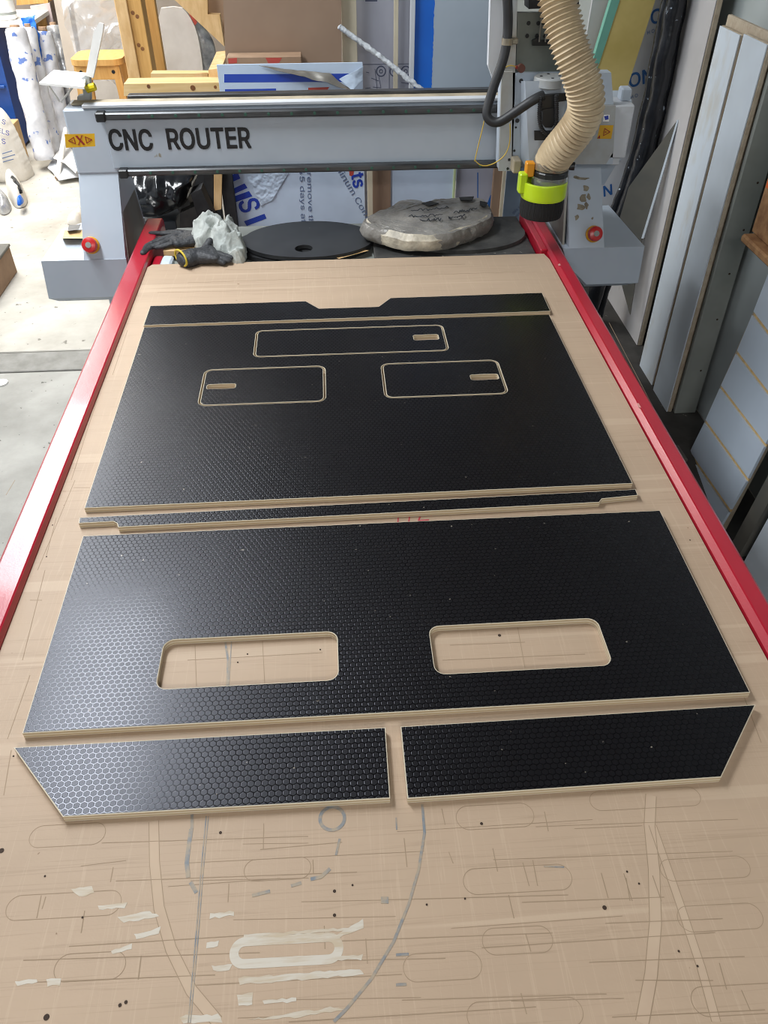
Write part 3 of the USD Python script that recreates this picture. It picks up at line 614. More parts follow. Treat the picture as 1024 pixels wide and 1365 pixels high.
for px in ([(688, 89), (672, 91), (663, 102), (654, 122), (648, 150), (640, 185), (633, 215)], [(680, 165), (680, 185), (674, 205), (660, 217), (646, 221), (634, 214)]):
    c.part('yellow_wire', tube(spline([at(a, b, y=yc-.035) for a, b in px], 50), .0016, 6), WIREY, smooth=True)
cb = spline([at(a, b, y=y) for a, b, y in ((675, -30, 2.47), (677, 10, 2.46), (677, 40, 2.46), (672, 75, 2.45), (661, 108, 2.44), (651, 140, 2.43), (650, 156, 2.42), (660, 163, 2.41), (676, 157, 2.40), (695, 144, 2.39), (710, 134, 2.385), (724, 127, 2.39))], 120)
kc = c.part('power_cable', tube(cb, .0130, 14), RUBBER, smooth=50, label='thick black cable')
p = at(676.5, 55, y=2.456); c.part('cable_clamp', tube([p+(0, 0, -.008), p+(0, 0, .008)], .0160, 16), CLAMP, smooth=50)
c.part('clamp_tab', box(p[0]+.008, p[0]+.03, p[1]-.004, p[1]+.03, p[2]-.008, p[2]+.008), CLAMP)
# dust shoe
SO = at(722.5, 270, y=2.36); SX, SY = SO[0], SO[1]; zb0 = at(722, 291, y=2.33)[2]; zs = at(722, 262, y=2.33)[2]
R = .063
c.part('brush_skirt', lathe([(R*.55, zb0), (R*.97, zb0), (R*1.03, zb0+.02), (R*1.0, zs-.005), (R*.55, zs-.005)], (SX, SY, 0), (0, 0, 1), 40), BRISTLE, smooth=40, label='black brush skirt')
c.part('shoe_ring', lathe([(R*.85, zs-.008), (R*1.02, zs-.01), (R*1.06, zs-.004), (R*1.06, zs+.034), (R*1.02, zs+.038), (R*.85, zs+.036)], (SX, SY, 0), (0, 0, 1), 40), LIME, smooth=40, label='lime green plastic ring')
c.part('shoe_lug', box(SX-R*1.25, SX-R*.88, SY-.022, SY+.01, zs+.005, zs+.062, .004), LIME)
c.part('orange_tab', box(SX-R*.98, SX-R*.58, SY-.015, SY+.012, zs+.05, zs+.09, .003), ORANGE)
CX = SX+.014
c.part('shoe_collar', lathe([(.03, zs+.02), (.052, zs+.03), (.052, zs+.052), (.03, zs+.052)], (CX, SY, 0), (0, 0, 1), 32), CLEARC, smooth=40)
c.part('collar_grip', lathe([(.03, zs+.045), (.049, zs+.045), (.0515, zs+.05), (.0515, zs+.064), (.048, zs+.069), (.03, zs+.069)], (CX, SY, 0), (0, 0, 1), 16), BLACK, label='black ribbed collar')
c.part('clamp_screw', cyl((CX+.05, SY-.01, zs+.078), (1, -.3, 0), .011, .016, 14), BLACK, smooth=40)

# hose
h = Thing('dust_hose', 'beige ribbed extraction hose curving down into the lime green dust shoe', 'hose', (CX, SY, zs+.07))
ctl = [(CX, SY, zs+.066), (CX+.0005, SY-.001, zs+.084)]
for a, b, y in ((744, 203, 2.335), (758, 186, 2.30), (772, 167, 2.28), (781, 145, 2.265), (780, 122, 2.26), (771, 92, 2.265), (760, 62, 2.28), (751, 32, 2.30), (744, 3, 2.32), (739, -30, 2.34), (736, -80, 2.36)): ctl.append(tuple(at(a, b, y=y)))
NR = 50; NP = NR*8
sp_ = spline(ctl, NP); ph = np.linspace(0, 2*np.pi*NR, NP)
rad = 0.0470+.0052*(np.abs(np.sin(ph/2))**.7*-2+1); rad[:10] = .047
h.part('hose_wall', tube(sp_, rad, 32), HOSE, smooth=40)
h.part('hose_clamp', lathe([(.046, zs+.071), (.0515, zs+.071), (.0525, zs+.075), (.0525, zs+.086), (.0515, zs+.090), (.046, zs+.090)], (CX, SY, 0), (0, 0, 1), 32), CLAMP, smooth=40, label='metal band clamp')

#@@REST
# ================================================================== things lying behind the work area, on the deck
DZ = ZB-.035
t = Thing('black_sheet', 'thin black oval sheet with a round hole at its front, beside the pale cloth', 'sheet', (-.08, 2.57, DZ))
ov = affinity.scale(Point(-.078, 2.545).buffer(1, quad_segs=24), .212, .150); hq = at(405, 331, z=DZ+.03)
ov = ov.difference(Point(hq[0], hq[1]).buffer(.028)).intersection(sbox(-.5, 2.375, .4, 2.70))
t.part('sheet_body', extrude(ov, DZ+.018, DZ+.030), DISCB)
t.part('lower_sheet', extrude(affinity.translate(affinity.scale(ov.buffer(.012), 1, .9), -.02, .006), DZ, DZ+.014), DISCB)
t = Thing('wood_offcut', 'small pine offcut wedged between the black oval sheet and the black square plate', 'offcut', (.06, 2.41, DZ))
t.part('block', hull([tuple(at(a, b, z=z)) for a, b in ((436, 338), (474, 331), (492, 334), (452, 345)) for z in (DZ, DZ+.02)]), PINED)
t.part('chip', hull([tuple(at(a, b, z=z)) for a, b in ((400, 337), (425, 333), (428, 337), (404, 342)) for z in (DZ+.02, DZ+.028)]), CREAM)
t = Thing('black_plate', 'square black dusty plate under the wrapped grey bundle', 'plate', (.385, 2.57, DZ))
t.part('plate_body', box(.128, .636, 2.385, 2.715, DZ, DZ+.022, .002), PLATEB)
t = Thing('round_blank', 'round black dusty disc on the square plate, under the wrapped grey bundle', 'disc', (.41, 2.56, DZ+.022))
t.part('disc_body', extrude(affinity.scale(Point(.415, 2.555).buffer(1, quad_segs=24), .215, .150), DZ+.0225, DZ+.034), PLATEB)
bp = [(485, 300), (487, 291), (503, 283), (520, 275), (535, 267), (556, 264), (563, 271), (574, 268), (579, 265), (600, 264), (625, 263), (643, 263), (650, 269), (655, 283), (652, 292), (640, 299), (612, 308), (590, 313), (560, 314), (525, 309), (500, 306)]
zt = DZ+.082
P = [at(a, b, z=zt)[:2] for a, b in bp]
t = Thing('wrapped_bundle', 'thick flat bundle in grey plastic wrap with scribbled black writing, on black plate', 'bundle', (.35, 2.6, DZ+.034))
body = extrude(Polygon(smooth_ring(P, 1)).buffer(0), DZ+.035, zt); body = densify(body, .016)
v = np.array(body.vertices); v[:, :2] += (v[:, :2]-np.array([.35, 2.6]))*(.06*np.sin((v[:, 2:]-DZ-.035)/(zt-DZ-.035)*np.pi)); body.vertices = v
bd = t.part('wrap', crumple(crumple(body, .008, 14, 3), .005, 45, 7), TAPE, smooth=22, label='creased grey plastic wrap')
fr = [at(a, b, z=zt-.03)[:2] for a, b in ((488, 305), (500, 316), (520, 322), (545, 327), (565, 328), (590, 325), (612, 319), (635, 310), (650, 300))]
fr = spline([(*p, 0) for p in fr], 60)[:, :2]
tp = []
for i in range(len(fr)):
    n_ = np.array([.35, 2.62])-fr[i]; n_ /= np.linalg.norm(n_)
    for z, k_ in ((DZ+.037, .000), (DZ+.052, -.006), (DZ+.07, -.005), (zt+.002, .012)):
        tp.append((*(fr[i]+n_*(k_-.006)), z))
V = np.array(tp); Fc = []
for i in range(len(fr)-1):
    for j in range(3):
        a_ = i*4+j; Fc += [(a_, a_+4, a_+5), (a_, a_+5, a_+1)]
V2 = V+np.array([0, .003, 0]); Fc = np.array(Fc)
t.part('tape_band', crumple(trimesh.Trimesh(np.vstack([V, V2]), np.vstack([Fc, Fc[:, ::-1]+len(V)]), process=False), .006, 26, 8), TAPEC, parent=bd, smooth=35, label='crumpled cream tape around the front edge')
sc = []; Rn = random.Random(3)
for (x0, y0), (x1, y1) in (((548, 281), (598, 276)), ((545, 288), (590, 286)), ((560, 293), (588, 292)), ((605, 283), (636, 278)), ((598, 290), (620, 287))):
    q = [(x0+(x1-x0)*k_/22, y0+(y1-y0)*k_/22+Rn.uniform(-1.8, 1.8)) for k_ in range(23)]
    sc.append(rib2([at(a, b, z=zt+.005)[:2] for a, b in q], .003))
t.part('scribble', extrude(unary_union(sc), zt+.0045, zt+.0052), INKBLACK, parent=bd, kind='stuff', label='black scribbled writing')
for px in ([(562, 271), (574, 268), (585, 271), (572, 275)], [(612, 263), (632, 262), (630, 267), (614, 267)], [(640, 268), (650, 270), (648, 276), (640, 274)]):
    t.part('dark_tear', extrude(Polygon([at(a, b, z=zt+.004)[:2] for a, b in px]), zt+.003, zt+.0048), BLACKM, parent=bd)
t = Thing('board_offcut', 'tan board offcut under the black glove beside the left red rail', 'offcut', (-.46, 2.5, DZ))
t.part('board', box(-.533, -.345, 2.462, 2.60, DZ+.016, DZ+.036, .002), PINED)
t.part('underlay', box(-.50, -.355, 2.470, 2.60, DZ, DZ+.0155, .002), BLACKM)
t = Thing('grey_block', 'small pale grey block at the corner between red rail and tan board', 'block', (-.53, 2.4, DZ))
t.part('block', crumple(densify(box(-.533, -.497, 2.375, 2.44, DZ, DZ+.03, .006), .012), .002, 60, 2), LAM, smooth=40)

def glove(name, label, wrist, knuck, fingers, cuff, seed):
    t = Thing(name, label, 'glove', wrist)
    w = np.array(wrist); B = []
    ks = [np.array(q) for q in knuck]
    for q in ks: B.append((w, .030, q, .0155))
    for a, b in zip(ks, ks[1:]): B.append((a, .0165, b, .0165))
    B.append((np.array(cuff), .034, w, .031))
    for f in fingers:
        rr = np.linspace(.0135, .0095, len(f))
        for (a, b), (ra, rb) in zip(zip(f, f[1:]), zip(rr, rr[1:])): B.append((np.array(a), ra, np.array(b), rb))
    mesh = chain(B, .006, 5); v = np.array(mesh.vertices)
    zl = DZ+.037; v[:, 2] = zl+(v[:, 2]-zl)*np.where(v[:, 2] > zl, .75, 1)
    mesh.vertices = v; body = t.part('glove_body', crumple(mesh, .004, 30, seed), GLOVE, smooth=True)
    d = np.array(cuff)-w; d /= np.linalg.norm(d); e = np.cross(d, [0, 0, 1]); th = np.linspace(0, 2*np.pi, 36)
    o = np.array(cuff)+d*.022
    ring = o+np.outer(np.cos(th)*.034, e)+np.outer(np.sin(th)*.022+.002, [0, 0, 1])
    t.part('cuff_trim', tube(ring, .0032, 8), CUFF, smooth=True, label='yellow elastic cuff edge')
    return t
def g3(a, b, z): return tuple(at(a, b, z=z))
z1 = DZ+.056
glove('work_glove', 'black work glove with yellow cuff, fingers drooping over left red rail', g3(266, 316, z1), [g3(236, 309, z1), g3(234, 313, z1), g3(233, 318, z1), g3(236, 323, z1)],
      [[g3(240, 308, z1+.01), g3(218, 308, z1+.008), g3(202, 309, z1-.002)], [g3(234, 312, z1+.006), g3(214, 317, z1+.004), g3(197, 326, z1-.004), g3(190, 334, ZB+.026)],
       [g3(233, 317, z1), g3(214, 323, z1), g3(199, 329, z1-.006), g3(193, 331, ZB+.026)], [g3(236, 322, z1-.004), g3(222, 326, z1-.006), g3(208, 329, z1-.008)]], g3(280, 316, z1), 4)
z2 = ZB+.026
glove('work_glove', 'black work glove with yellow cuff edge lying on tan board before the cloth', g3(260, 339, z2), [g3(283, 334, z2), g3(285, 338, z2), g3(286, 342, z2), g3(280, 330, z2)],
      [[g3(272, 330, z2), g3(276, 322, z2+.012), g3(279, 314, z2+.028)], [g3(283, 334, z2), g3(297, 338, z2), g3(308, 342, z2-.008)], [g3(285, 338, z2), g3(297, 343, z2-.004), g3(305, 347, z2-.012)], [g3(286, 342, z2), g3(292, 346, z2-.008), g3(297, 349, z2-.012)]], g3(250, 342, z2), 9)
t = Thing('cleaning_cloth', 'crumpled pale grey cloth heaped on the gloves and black oval sheet', 'cloth', (-.36, 2.5, DZ+.03))
rg = [at(a, b, z=ZB+.03)[:2] for a, b in ((254, 309), (266, 301), (274, 297), (292, 298), (300, 296), (313, 302), (325, 312), (328, 325), (325, 338), (312, 338), (298, 335), (284, 328), (280, 320), (266, 322), (256, 318))]
T = np.eye(4); T[2, 3] = ZB+.0
t.part('cloth_body', crumple(pillow(Polygon(smooth_ring(rg)), T, .055, back=.25, amp=.75, freq=34, seed=12, step=.005, edge=.045, ridge=.8), .014, 42, 6), RAG, smooth=True)

# ================================================================== sheets and boards leaning behind the gantry
def board(name, label, cat_, px, y, th, mat, lean=0.0, z0=1.0, group=None, part='panel_face'):
    P = yslab(px, y, th, lean, z0); o = P.bounds.mean(0); t = Thing(name, label, cat_, (o[0], o[1], 0), group)
    t.part(part, P, mat); return t
YS = 3.12
t = Thing('film_covered_sheet', 'aluminium sheet in white film with blue band and big blue letters, behind the gantry', 'sheet', (-.1, YS, 0))
z00 = at(300, 86, y=YS)[2]
XA, XB = -.375, .130
t.part('sheet_body', box(XA, XB, YS, YS+.006, .0, z00, .001), FILMW)
def onS(px, mat, nm, d=.0006, par=None, yy=YS): return t.part(nm, slab([at(a, b, y=yy-.0004) for a, b in px], (0, -1, 0), d), mat, parent=par)
onS([(299, 99), (480, 98), (480, 109), (299, 110)], FILMB, 'blue_band'); onS([(300, 119), (368, 118), (368, 121), (300, 122)], FILMB, 'blue_line')
onS([(411, 117), (439, 116), (436, 121), (411, 121)], TXTR, 'red_mark')
def pxtext(txt, a, b, h_px, bold, mat, y, nm, par=None, lab=None, w_px=None, d=.0006, T_=None):
    """lettering whose baseline runs from photograph point a towards b, on the plane y"""
    A, Bq = at(*a, y=y), at(*b, y=y); s = np.linalg.norm(Bq-A)/math.hypot(b[0]-a[0], b[1]-a[1])
    T_.part(nm, text_on(txt, A, Bq-A, (0, -1, 0), h_px*s, (w_px*s if w_px else None), bold, d), mat, parent=par, label=lab or 'lettering ' + txt)
for px in ([(310, 233), (317, 230), (320.5, 238), (311, 242)], [(312, 251), (326, 244.5), (330, 250.5), (312.6, 258.5)], [(313, 261.5), (332, 254.7), (336.5, 261.6), (313.6, 269.7)], [(325.3, 295), (352.6, 285), (355.4, 291.2), (329, 301.3)]): onS(px, FILMB, 'lettering', yy=YS-.0006)
pxtext('S', (317, 269), (326, 293), 27, True, FILMB, YS-.001, 'lettering', w_px=17, T_=t)
pxtext('Please remove this film', (407, 176), (412, 300), 6.5, False, TXTG, YS-.0008, 'lettering', w_px=165, T_=t)
pxtext('within 45 days after', (397, 176), (402, 300), 6.5, False, TXTG, YS-.0008, 'lettering', w_px=140, T_=t)
pxtext('Aluminum Composite', (433, 200), (489, 294), 8, False, TXTG, YS-.0008, 'lettering', w_px=150, T_=t)
pxtext('ts', (468, 232), (476, 268), 17, True, FILMB, YS-.0008, 'lettering', T_=t)
onS([(465, 226), (472, 228), (471, 236), (466, 234)], TXTR, 'red_mark')
t.part('blistered_film', crumple(patch(at(326, 229, y=YS-.003), at(386, 229, y=YS-.003), at(362, 268, y=YS-.003), at(348, 274, y=YS-.003), 60, 50, .003, 55, 5, .001), .002, 60, 1), FILMW, smooth=True, label='wrinkled lifted film')
fl = [at(347, 88, y=YS-.004), at(478, 100, y=YS-.012), at(468, 119, y=YS-.03), at(452, 106, y=YS-.03)]
t.part('peeled_flap', crumple(patch(at(345, 88, y=YS-.004), at(440, 98, y=YS-.008), at(470, 121, y=YS-.035), at(400, 101, y=YS-.03), 30, 12, .006, 20, 3, .001), .003, 30, 2), BARE, smooth=True, label='peeled grey film flap')
t.part('peeled_flap', crumple(patch(at(452, 106, y=YS-.03), at(484, 88, y=YS-.004), at(484, 106, y=YS-.006), at(470, 121, y=YS-.04), 20, 20, .006, 25, 7, .001), .003, 30, 4), FILMW, smooth=True)
board('hardboard_sheet', 'large plain brown hardboard sheet standing behind the film-covered sheet', 'sheet', [(296, -40), (455, -40), (455, 86), (301, 88)], 3.30, .012, BROWN)
t = Thing('cardboard_box', 'low brown cardboard strip with red print along foot of the brown hardboard', 'cardboard', (-.1, 3.24, .9))
A, Bq = at(302, 76, y=3.22), at(402, 76, y=3.22); t.part('box_side', box(A[0], Bq[0], 3.22, 3.29, 0, A[2]), CARD)
for px in ([(304, 78), (316, 77), (316, 84), (305, 85)], [(354, 77), (376, 77), (372, 84), (358, 85)]): t.part('red_print', slab([at(a, b, y=3.2195) for a, b in px], (0, -1, 0), .0006), TXTR)
def stand(name, label, px, y, th, mat, z0=0.0, top=None, cat_='sheet', group=None):
    """a sheet standing on the floor: its two vertical sides follow photograph columns at one row"""
    (xa, ya), (xb, yb_) = px; A, Bq = at(xa, ya, y=y), at(xb, yb_, y=y)
    t = Thing(name, label, cat_, ((A[0]+Bq[0])/2, y, z0), group); t.part('sheet_body', box(min(A[0], Bq[0]), max(A[0], Bq[0]), y, y+th, z0, top or 1.9, .001), mat); return t
stand('cream_board', 'cream upright board beside right edge of the brown hardboard', ((456, 50), (476, 50)), 3.34, .016, CREAM)
t = stand('printed_film_sheet', 'lavender grey film sheet with line drawings behind narrow cream strip', ((474, 50), (552, 50)), 3.40, .006, GREYF)
yy = 3.3995; dr = []
def ringpx(a, b, r, w=.003):
    C_ = at(a, b, y=yy); o = Point(0, 0).buffer(r, quad_segs=10).exterior.buffer(w/2); m_ = extrude(o, 0, .0005); m_.apply_transform(frame(C_, (1, 0, 0), (0, -1, 0))); return m_
def linepx(a, b, w=.002):
    A, Bq = at(*a, y=yy), at(*b, y=yy); L = np.linalg.norm(Bq-A); m_ = extrude(sbox(0, -w/2, L, w/2), 0, .0005); m_.apply_transform(frame(A, Bq-A, (0, -1, 0))); return m_
for a, b in ((508, 95), (526, 95), (541, 95)): dr += [ringpx(a, b, .017, .004), ringpx(a, b, .006, .003)]
dr += [linepx(*q) for q in (((484, 86), (550, 85)), ((519, 86), (519, 120)), ((500, 92), (503, 120)), ((495, 104), (505, 108)), ((488, 96), (492, 97)), ((497, 116), (508, 117)), ((505, 102), (508, 117)), ((487, 118), (494, 117)), ((535, 110), (548, 112)))]
t.part('line_drawing', cat(dr), TXTD, kind='stuff', label='printed line drawings')
t.part('printed_label', slab([at(*q, y=yy) for q in ((487, 0), (503, 0), (503, 2), (487, 2))], (0, -1, 0), .0005), TXTD)
stand('cream_strip', 'narrow cream strip standing in front of the lavender printed film sheet', ((525, 50), (531, 50)), 3.37, .012, CREAM, cat_='strip')
stand('white_edge_board', 'thin white board edge against left side of vivid blue film', ((547, 50), (553, 50)), 3.34, .03, WHITE, cat_='board')
t = stand('blue_film_sheet', 'pale blue-grey tall sheet with vivid blue film stripe down its left edge', ((553, 50), (664, 50)), 3.36, .008, PALEB, z0=.72)
A, Bq = at(553, 50, y=3.359), at(576, 50, y=3.359); zz = np.linspace(.73, 1.89, 160)
jag = .0035*(np.array([random.Random(2).random()]*160)+np.random.default_rng(3).random(160))
pg = [(A[0], .73), *[(Bq[0]+j_, z) for j_, z in zip(jag, zz)], (A[0], 1.89)]
t.part('blue_stripe', slab([(x, 3.3596, z) for x, z in pg], (0, -1, 0), .0006), FILMV, label='torn vivid blue film stripe')
t = Thing('bubble_strip', 'thin ragged clear plastic strip slanting across the lavender and blue sheets', 'plastic strip', (.2, 3.3, .7))
tk_ = spline([at(a, b, y=y) for a, b, y in ((452, 35, 3.25), (480, 56, 3.25), (510, 78, 3.24), (540, 102, 3.23), (575, 130, 3.22), (600, 150, 3.22))], 90)
t.part('strip_body', crumple(tube(tk_, .0095, 10), .005, 80, 3), BUBBLE, smooth=35)
# seen under the gantry
stand('brown_strip', 'brown upright strip with pale edge right of the blue-lettered film sheet', ((497, 260), (521, 260)), 3.135, .02, BROWN, top=1.02, cat_='strip')
stand('pale_batten', 'pale pinkish batten between blue-lettered sheet and brown upright strip', ((490, 260), (497, 260)), 3.09, .02, CREAM, top=1.02, cat_='batten')
stand('white_film_panel', 'wide pale blue-white panel behind the wrapped grey bundle', ((523, 250), (604, 250)), 3.14, .01, FILMW, top=1.06, cat_='panel')
stand('green_edge_strip', 'thin pale green strip at the right edge of the wide pale panel', ((604, 250), (607, 250)), 3.13, .02, M('pale_green_edge', 'b9c79a'), top=1.02, cat_='strip')
t = stand('grey_film_panel', 'greyish film panel with a blue line and arrow behind the wrapped bundle', ((608, 250), (672, 250)), 3.15, .01, GREYF, top=1.06, cat_='panel')
yy = 3.1496
A, Bq = at(637, 230, y=yy), at(637, 268, y=yy)
t.part('blue_line', slab([A+(-.002, 0, 0), A+(.002, 0, 0), Bq+(.002, 0, 0), Bq+(-.002, 0, 0)], (0, -1, 0), .0006), TXTC)
t.part('blue_arrow', slab([at(*q, y=yy) for q in ((648, 275), (654, 260), (655, 260), (655, 281), (651, 281), (651, 272))], (0, -1, 0), .0006), TXTC)
stand('brown_batten', 'brown batten standing left of the dust shoe behind the bundle', ((656, 260), (668, 260)), 3.12, .02, BROWN, top=1.02, cat_='batten')
stand('pale_batten', 'slim pale batten right next to the brown batten near the dust shoe', ((668, 260), (672, 260)), 3.11, .03, CREAM, top=1.02, cat_='batten')
t = stand('blue_grey_panel', 'blue-grey film panel with faint handwriting behind the dust shoe', ((673, 260), (760, 260)), 3.17, .01, M('blue_grey_film', '8d9db0', '8090a4', rough=.4), top=1.06, cat_='panel')
yy = 3.1696
for a, b in (((685, 286), (700, 270)), ((688, 291), (701, 277))): pxtext('this side', a, b, 4, False, TXTG, yy, 'handwriting', T_=t)
# dark clutter seen under the left of the beam
t = Thing('bin_bag', 'glossy black bin bag bulging behind the left red rail under the beam', 'bag', (-.55, 3.2, .4))
t.part('bag_body', ppillow([(172, 214), (212, 212), (250, 212), (268, 222), (262, 240), (255, 262), (235, 272), (215, 280), (190, 276), (175, 262)], 3.10, .16, back=.6, amp=.35, freq=14, seed=3, ridge=.6), GBAG, smooth=True)
t = Thing('dark_crate', 'dark grey plastic crate standing under the black bin bag', 'crate', (-.6, 3.1, 0))
t.part('crate_side', box(*(lambda a, b: (a, b, 3.04, 3.40))(at(180, 280, y=3.04)[0]-.05, at(232, 280, y=3.04)[0]), 0, .70), M('dark_slate_plastic', '363d44', '2d3339', rough=.4))
a_ = at(212, 290, y=3.04); t.part('seam_rib', box(a_[0]-.003, a_[0]+.003, 3.036, 3.041, .02, .69, .001), GREYB)
for i, (px, y, lb) in enumerate((([(232, 268), (250, 262), (256, 280), (240, 286)], 3.02, 'small dusty black block leaning by dark crate'), ([(240, 284), (262, 274), (272, 300), (240, 305)], 2.98, 'larger dusty black block behind the black glove'), ([(254, 258), (268, 252), (288, 298), (268, 304)], 2.96, 'slanting black bar behind the pale cloth'))):
    t = Thing('dark_block', lb, 'block', at(*px[0], y=y)*np.array([1, 1, 0])); t.part('block_body', yslab(px, y, .07), (DKGREY, PLATEB, BLACKM)[i] if i else PLATEB)
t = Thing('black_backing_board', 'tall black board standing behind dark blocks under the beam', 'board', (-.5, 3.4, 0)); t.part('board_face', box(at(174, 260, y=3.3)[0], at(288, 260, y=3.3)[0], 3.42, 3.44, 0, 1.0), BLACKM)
stand('dark_batten', 'blackened rough batten left of the pale tan offcut under the beam', ((273, 250), (285, 250)), 3.06, .03, BLACKM, top=1.0, cat_='batten')
t = Thing('tan_offcut', 'tan board offcut hanging between two blackened battens under the beam', 'offcut', (-.42, 3.05, .6)); t.part('offcut_face', yslab([(285, 222), (296, 222), (295, 279), (285, 281)], 3.04, .03), PINED)
stand('dark_batten', 'blackened wide batten beside left edge of the blue-lettered film sheet', ((295, 250), (311, 250)), 3.06, .03, BLACKM, top=1.0, cat_='batten')
# ================================================================== leaning stock on the right
n_s = np.array([-1, 0, .0])
t = Thing('yellow_foam_board', 'yellow foam board with teal edge leaning behind right end of the gantry', 'board', (1.2, 3.5, 0))
t.part('foam_face', yslab([(845, -60), (893, -60), (836, 118), (820, 180), (760, 180), (790, 98)], 3.58, .05), YFOAM)
t.part('teal_edge', yslab([(833, -60), (846, -60), (800, 82), (793, 100), (785, 100)], 3.575, .03), TEAL, label='teal green edge')
t = Thing('lettered_sheet', 'white film sheet with blue letters ON beside the black wrapped roll', 'sheet', (1.3, 3.62, 0))
t.part('sheet_body', yslab([(800, -60), (935, -60), (820, 300), (740, 300)], 3.68, .012), WHITE)
for txt, a, b, hp in (('ON', (868, 33), (887, 27), 17), ('ON', (839, 117), (860, 111), 17), ('N', (805, 262), (816, 259), 14)):
    pxtext(txt, a, b, hp, True, TXTC, 3.6794, 'lettering', T_=t)
for txt, a, b in (('H O', (863, 46), (876, 42)), ('H O', (841, 132), (853, 128))): pxtext(txt, a, b, 4.5, False, TXTC, 3.6794, 'lettering', T_=t)
t = Thing('wrapped_roll', 'tall roll in glossy black wrap with pale scuffs leaning by right gantry leg', 'roll', (1.25, 3.5, 0))
for px, y, r in (([(901, 0), (881, 100), (859, 200), (831, 285)], 3.44, .036), ([(889, 0), (868, 100), (846, 200), (816, 285)], 3.46, .017), ([(909, 0), (891, 100), (869, 200), (842, 285)], 3.47, .020)):
    q = [at(a, b, y=y) for a, b in px]; d0 = (q[0]-q[1])/np.linalg.norm(q[0]-q[1]); d1 = (q[3]-q[2])/np.linalg.norm(q[3]-q[2])
    q = [q[0]+d0*.4]+q+[q[3]+d1*((q[3][2]-.03)/-d1[2])]
    t.part('roll_body', crumple(tube(spline(q, 70), r, 20), .007, 14, 4), ROLLK, smooth=50)
yb_ = at(948, 60, x=1.41)[1]
t = Thing('tall_white_panel', 'tall white panel with beige edge left of the two narrow panels', 'panel', (1.42, 3.4, 0))
t.part('panel_core', box(1.3905, 1.412, 3.22, 3.95, 0, 1.9), CHIP); t.part('white_face', box(1.386, 1.390, 3.222, 3.945, .002, 1.898, .001), M('warm_white_panel', 'b9b7b8', 'adabab', rough=.5, scale=3, speck='77706a', speck_scale=9, speck_at=.76))
t = Thing('wall_board', 'white board fixed high on right wall above the two narrow panels', 'board', (1.46, 2.6, 1.36)); t.part('board_face', box(1.452, 1.468, 2.2, 2.84, 1.36, 2.2), WHITE)
t = Thing('grey_board', 'dark grey triangular offcut board leaning right of black wrapped roll', 'board', (1.3, 3.3, .2))
t.part('board_face', slab([atp(a, b, (1.33, 3.3, .5), (-.55, -.83, .1)) for a, b in ((903, 160), (838, 250), (815, 330), (840, 420), (857, 312))], (-.55, -.83, .1), .012), DKGREY)
t.part('pale_edge', slab([atp(a, b, (1.33, 3.295, .5), (-.55, -.83, .1)) for a, b in ((902.5, 160), (905, 160), (858, 318), (855, 318))], (-.55, -.83, .1), .016), LAM)
LAMS = M('stained_white_laminate', 'c8d2dc', 'b5ac98', rough=.42, scale=3.2, stretch=(1, 2.5, 1), lo=.5, hi=.78)
def narrow(label, y0, y1, x, ztop, mat=LAM):
    t = Thing('narrow_panel', label, 'panel', (x+.01, (y0+y1)/2, 0))
    t.part('panel_core', box(x+.003, x+.020, y0, y1, 0, ztop), CHIP, label='beige board edge'); t.part('white_face', box(x-.002, x+.0025, y0+.001, y1-.001, .001, ztop-.001, .0006), mat); return t
narrow('stained narrow white panel, the left of two standing against right wall', 2.876, 3.045, 1.345, 1.315, LAMS)
narrow('cleaner narrow white panel, the right of two standing against right wall', 2.668, 2.842, 1.340, 1.325)
t = Thing('backing_board', 'wide chipboard sheet standing behind the two narrow white panels', 'board', (1.38, 2.9, 0)); t.part('board_body', box(1.3685, 1.384, 2.69, 3.06, 0, 1.345), CHIP)
t = Thing('grey_side_panel', 'drilled grey-green upright board edge right of the narrow white panels', 'board', (1.42, 2.69, 0)); gb = t.part('board_body', box(1.366, 1.455, 2.655, 2.676, 0, 1.5), GREYB)
t.part('screw_hole', cat([cyl((x, 2.6552, z), (0, -1, 0), .004, .001, 8) for x, z in ((1.43, .92), (1.43, .76), (1.425, .6), (1.43, .42), (1.425, .2))]), HOLE, parent=gb, kind='stuff')
# slatted panel leaning on the right wall
nS = np.array([-1, .149, .13]); PS = np.array([1.35, 2.40, 0.0])
def sp3(a, b, d=0): return atp(a, b, PS+nS*d/np.linalg.norm(nS), nS)
t = Thing('slatted_panel', 'white slatted panel with beige gaps leaning at the right wall', 'slatted panel', (1.36, 2.2, 0))
L_ = [(922, 604), (943, 562), (963.5, 516), (985, 470), (1007, 418), (1029, 362)]
R_ = [(976, 681), (1000, 640), (1023.5, 594), (1046, 549), (1070, 500), (1095, 450)]
L3 = [sp3(*q) for q in L_]; R3 = [sp3(*q) for q in R_]
dn = (L3[0]-L3[1]); dn /= np.linalg.norm(dn)
bl, br = L3[0]+dn*.03, R3[0]+dn*((R3[0][2])/-dn[2])
t.part('backing_panel', slab([bl-nS*-.002, br, R3[-1], L3[-1]], nS, .016), CHIP, label='chipboard backing with beige edge')
for k_ in range(len(L_)-1):
    a, b, c_, d = L3[k_], R3[k_], R3[k_+1], L3[k_+1]; gp = .045
    q = [a+(d-a)*gp, b+(c_-b)*gp, c_-(c_-b)*gp, d-(d-a)*gp]; nn = nS/np.linalg.norm(nS)
    t.part('slat', slab([p+nn*.009 for p in q], nS, .008), LAMC)
    t.part('gap_batten', slab([p+nn*.004 for p in (a-(d-a)*gp, b-(c_-b)*gp, b+(c_-b)*gp, a+(d-a)*gp)], nS, .0035), PINEX)
a, b = L3[0], R3[0]; nn = nS/np.linalg.norm(nS)
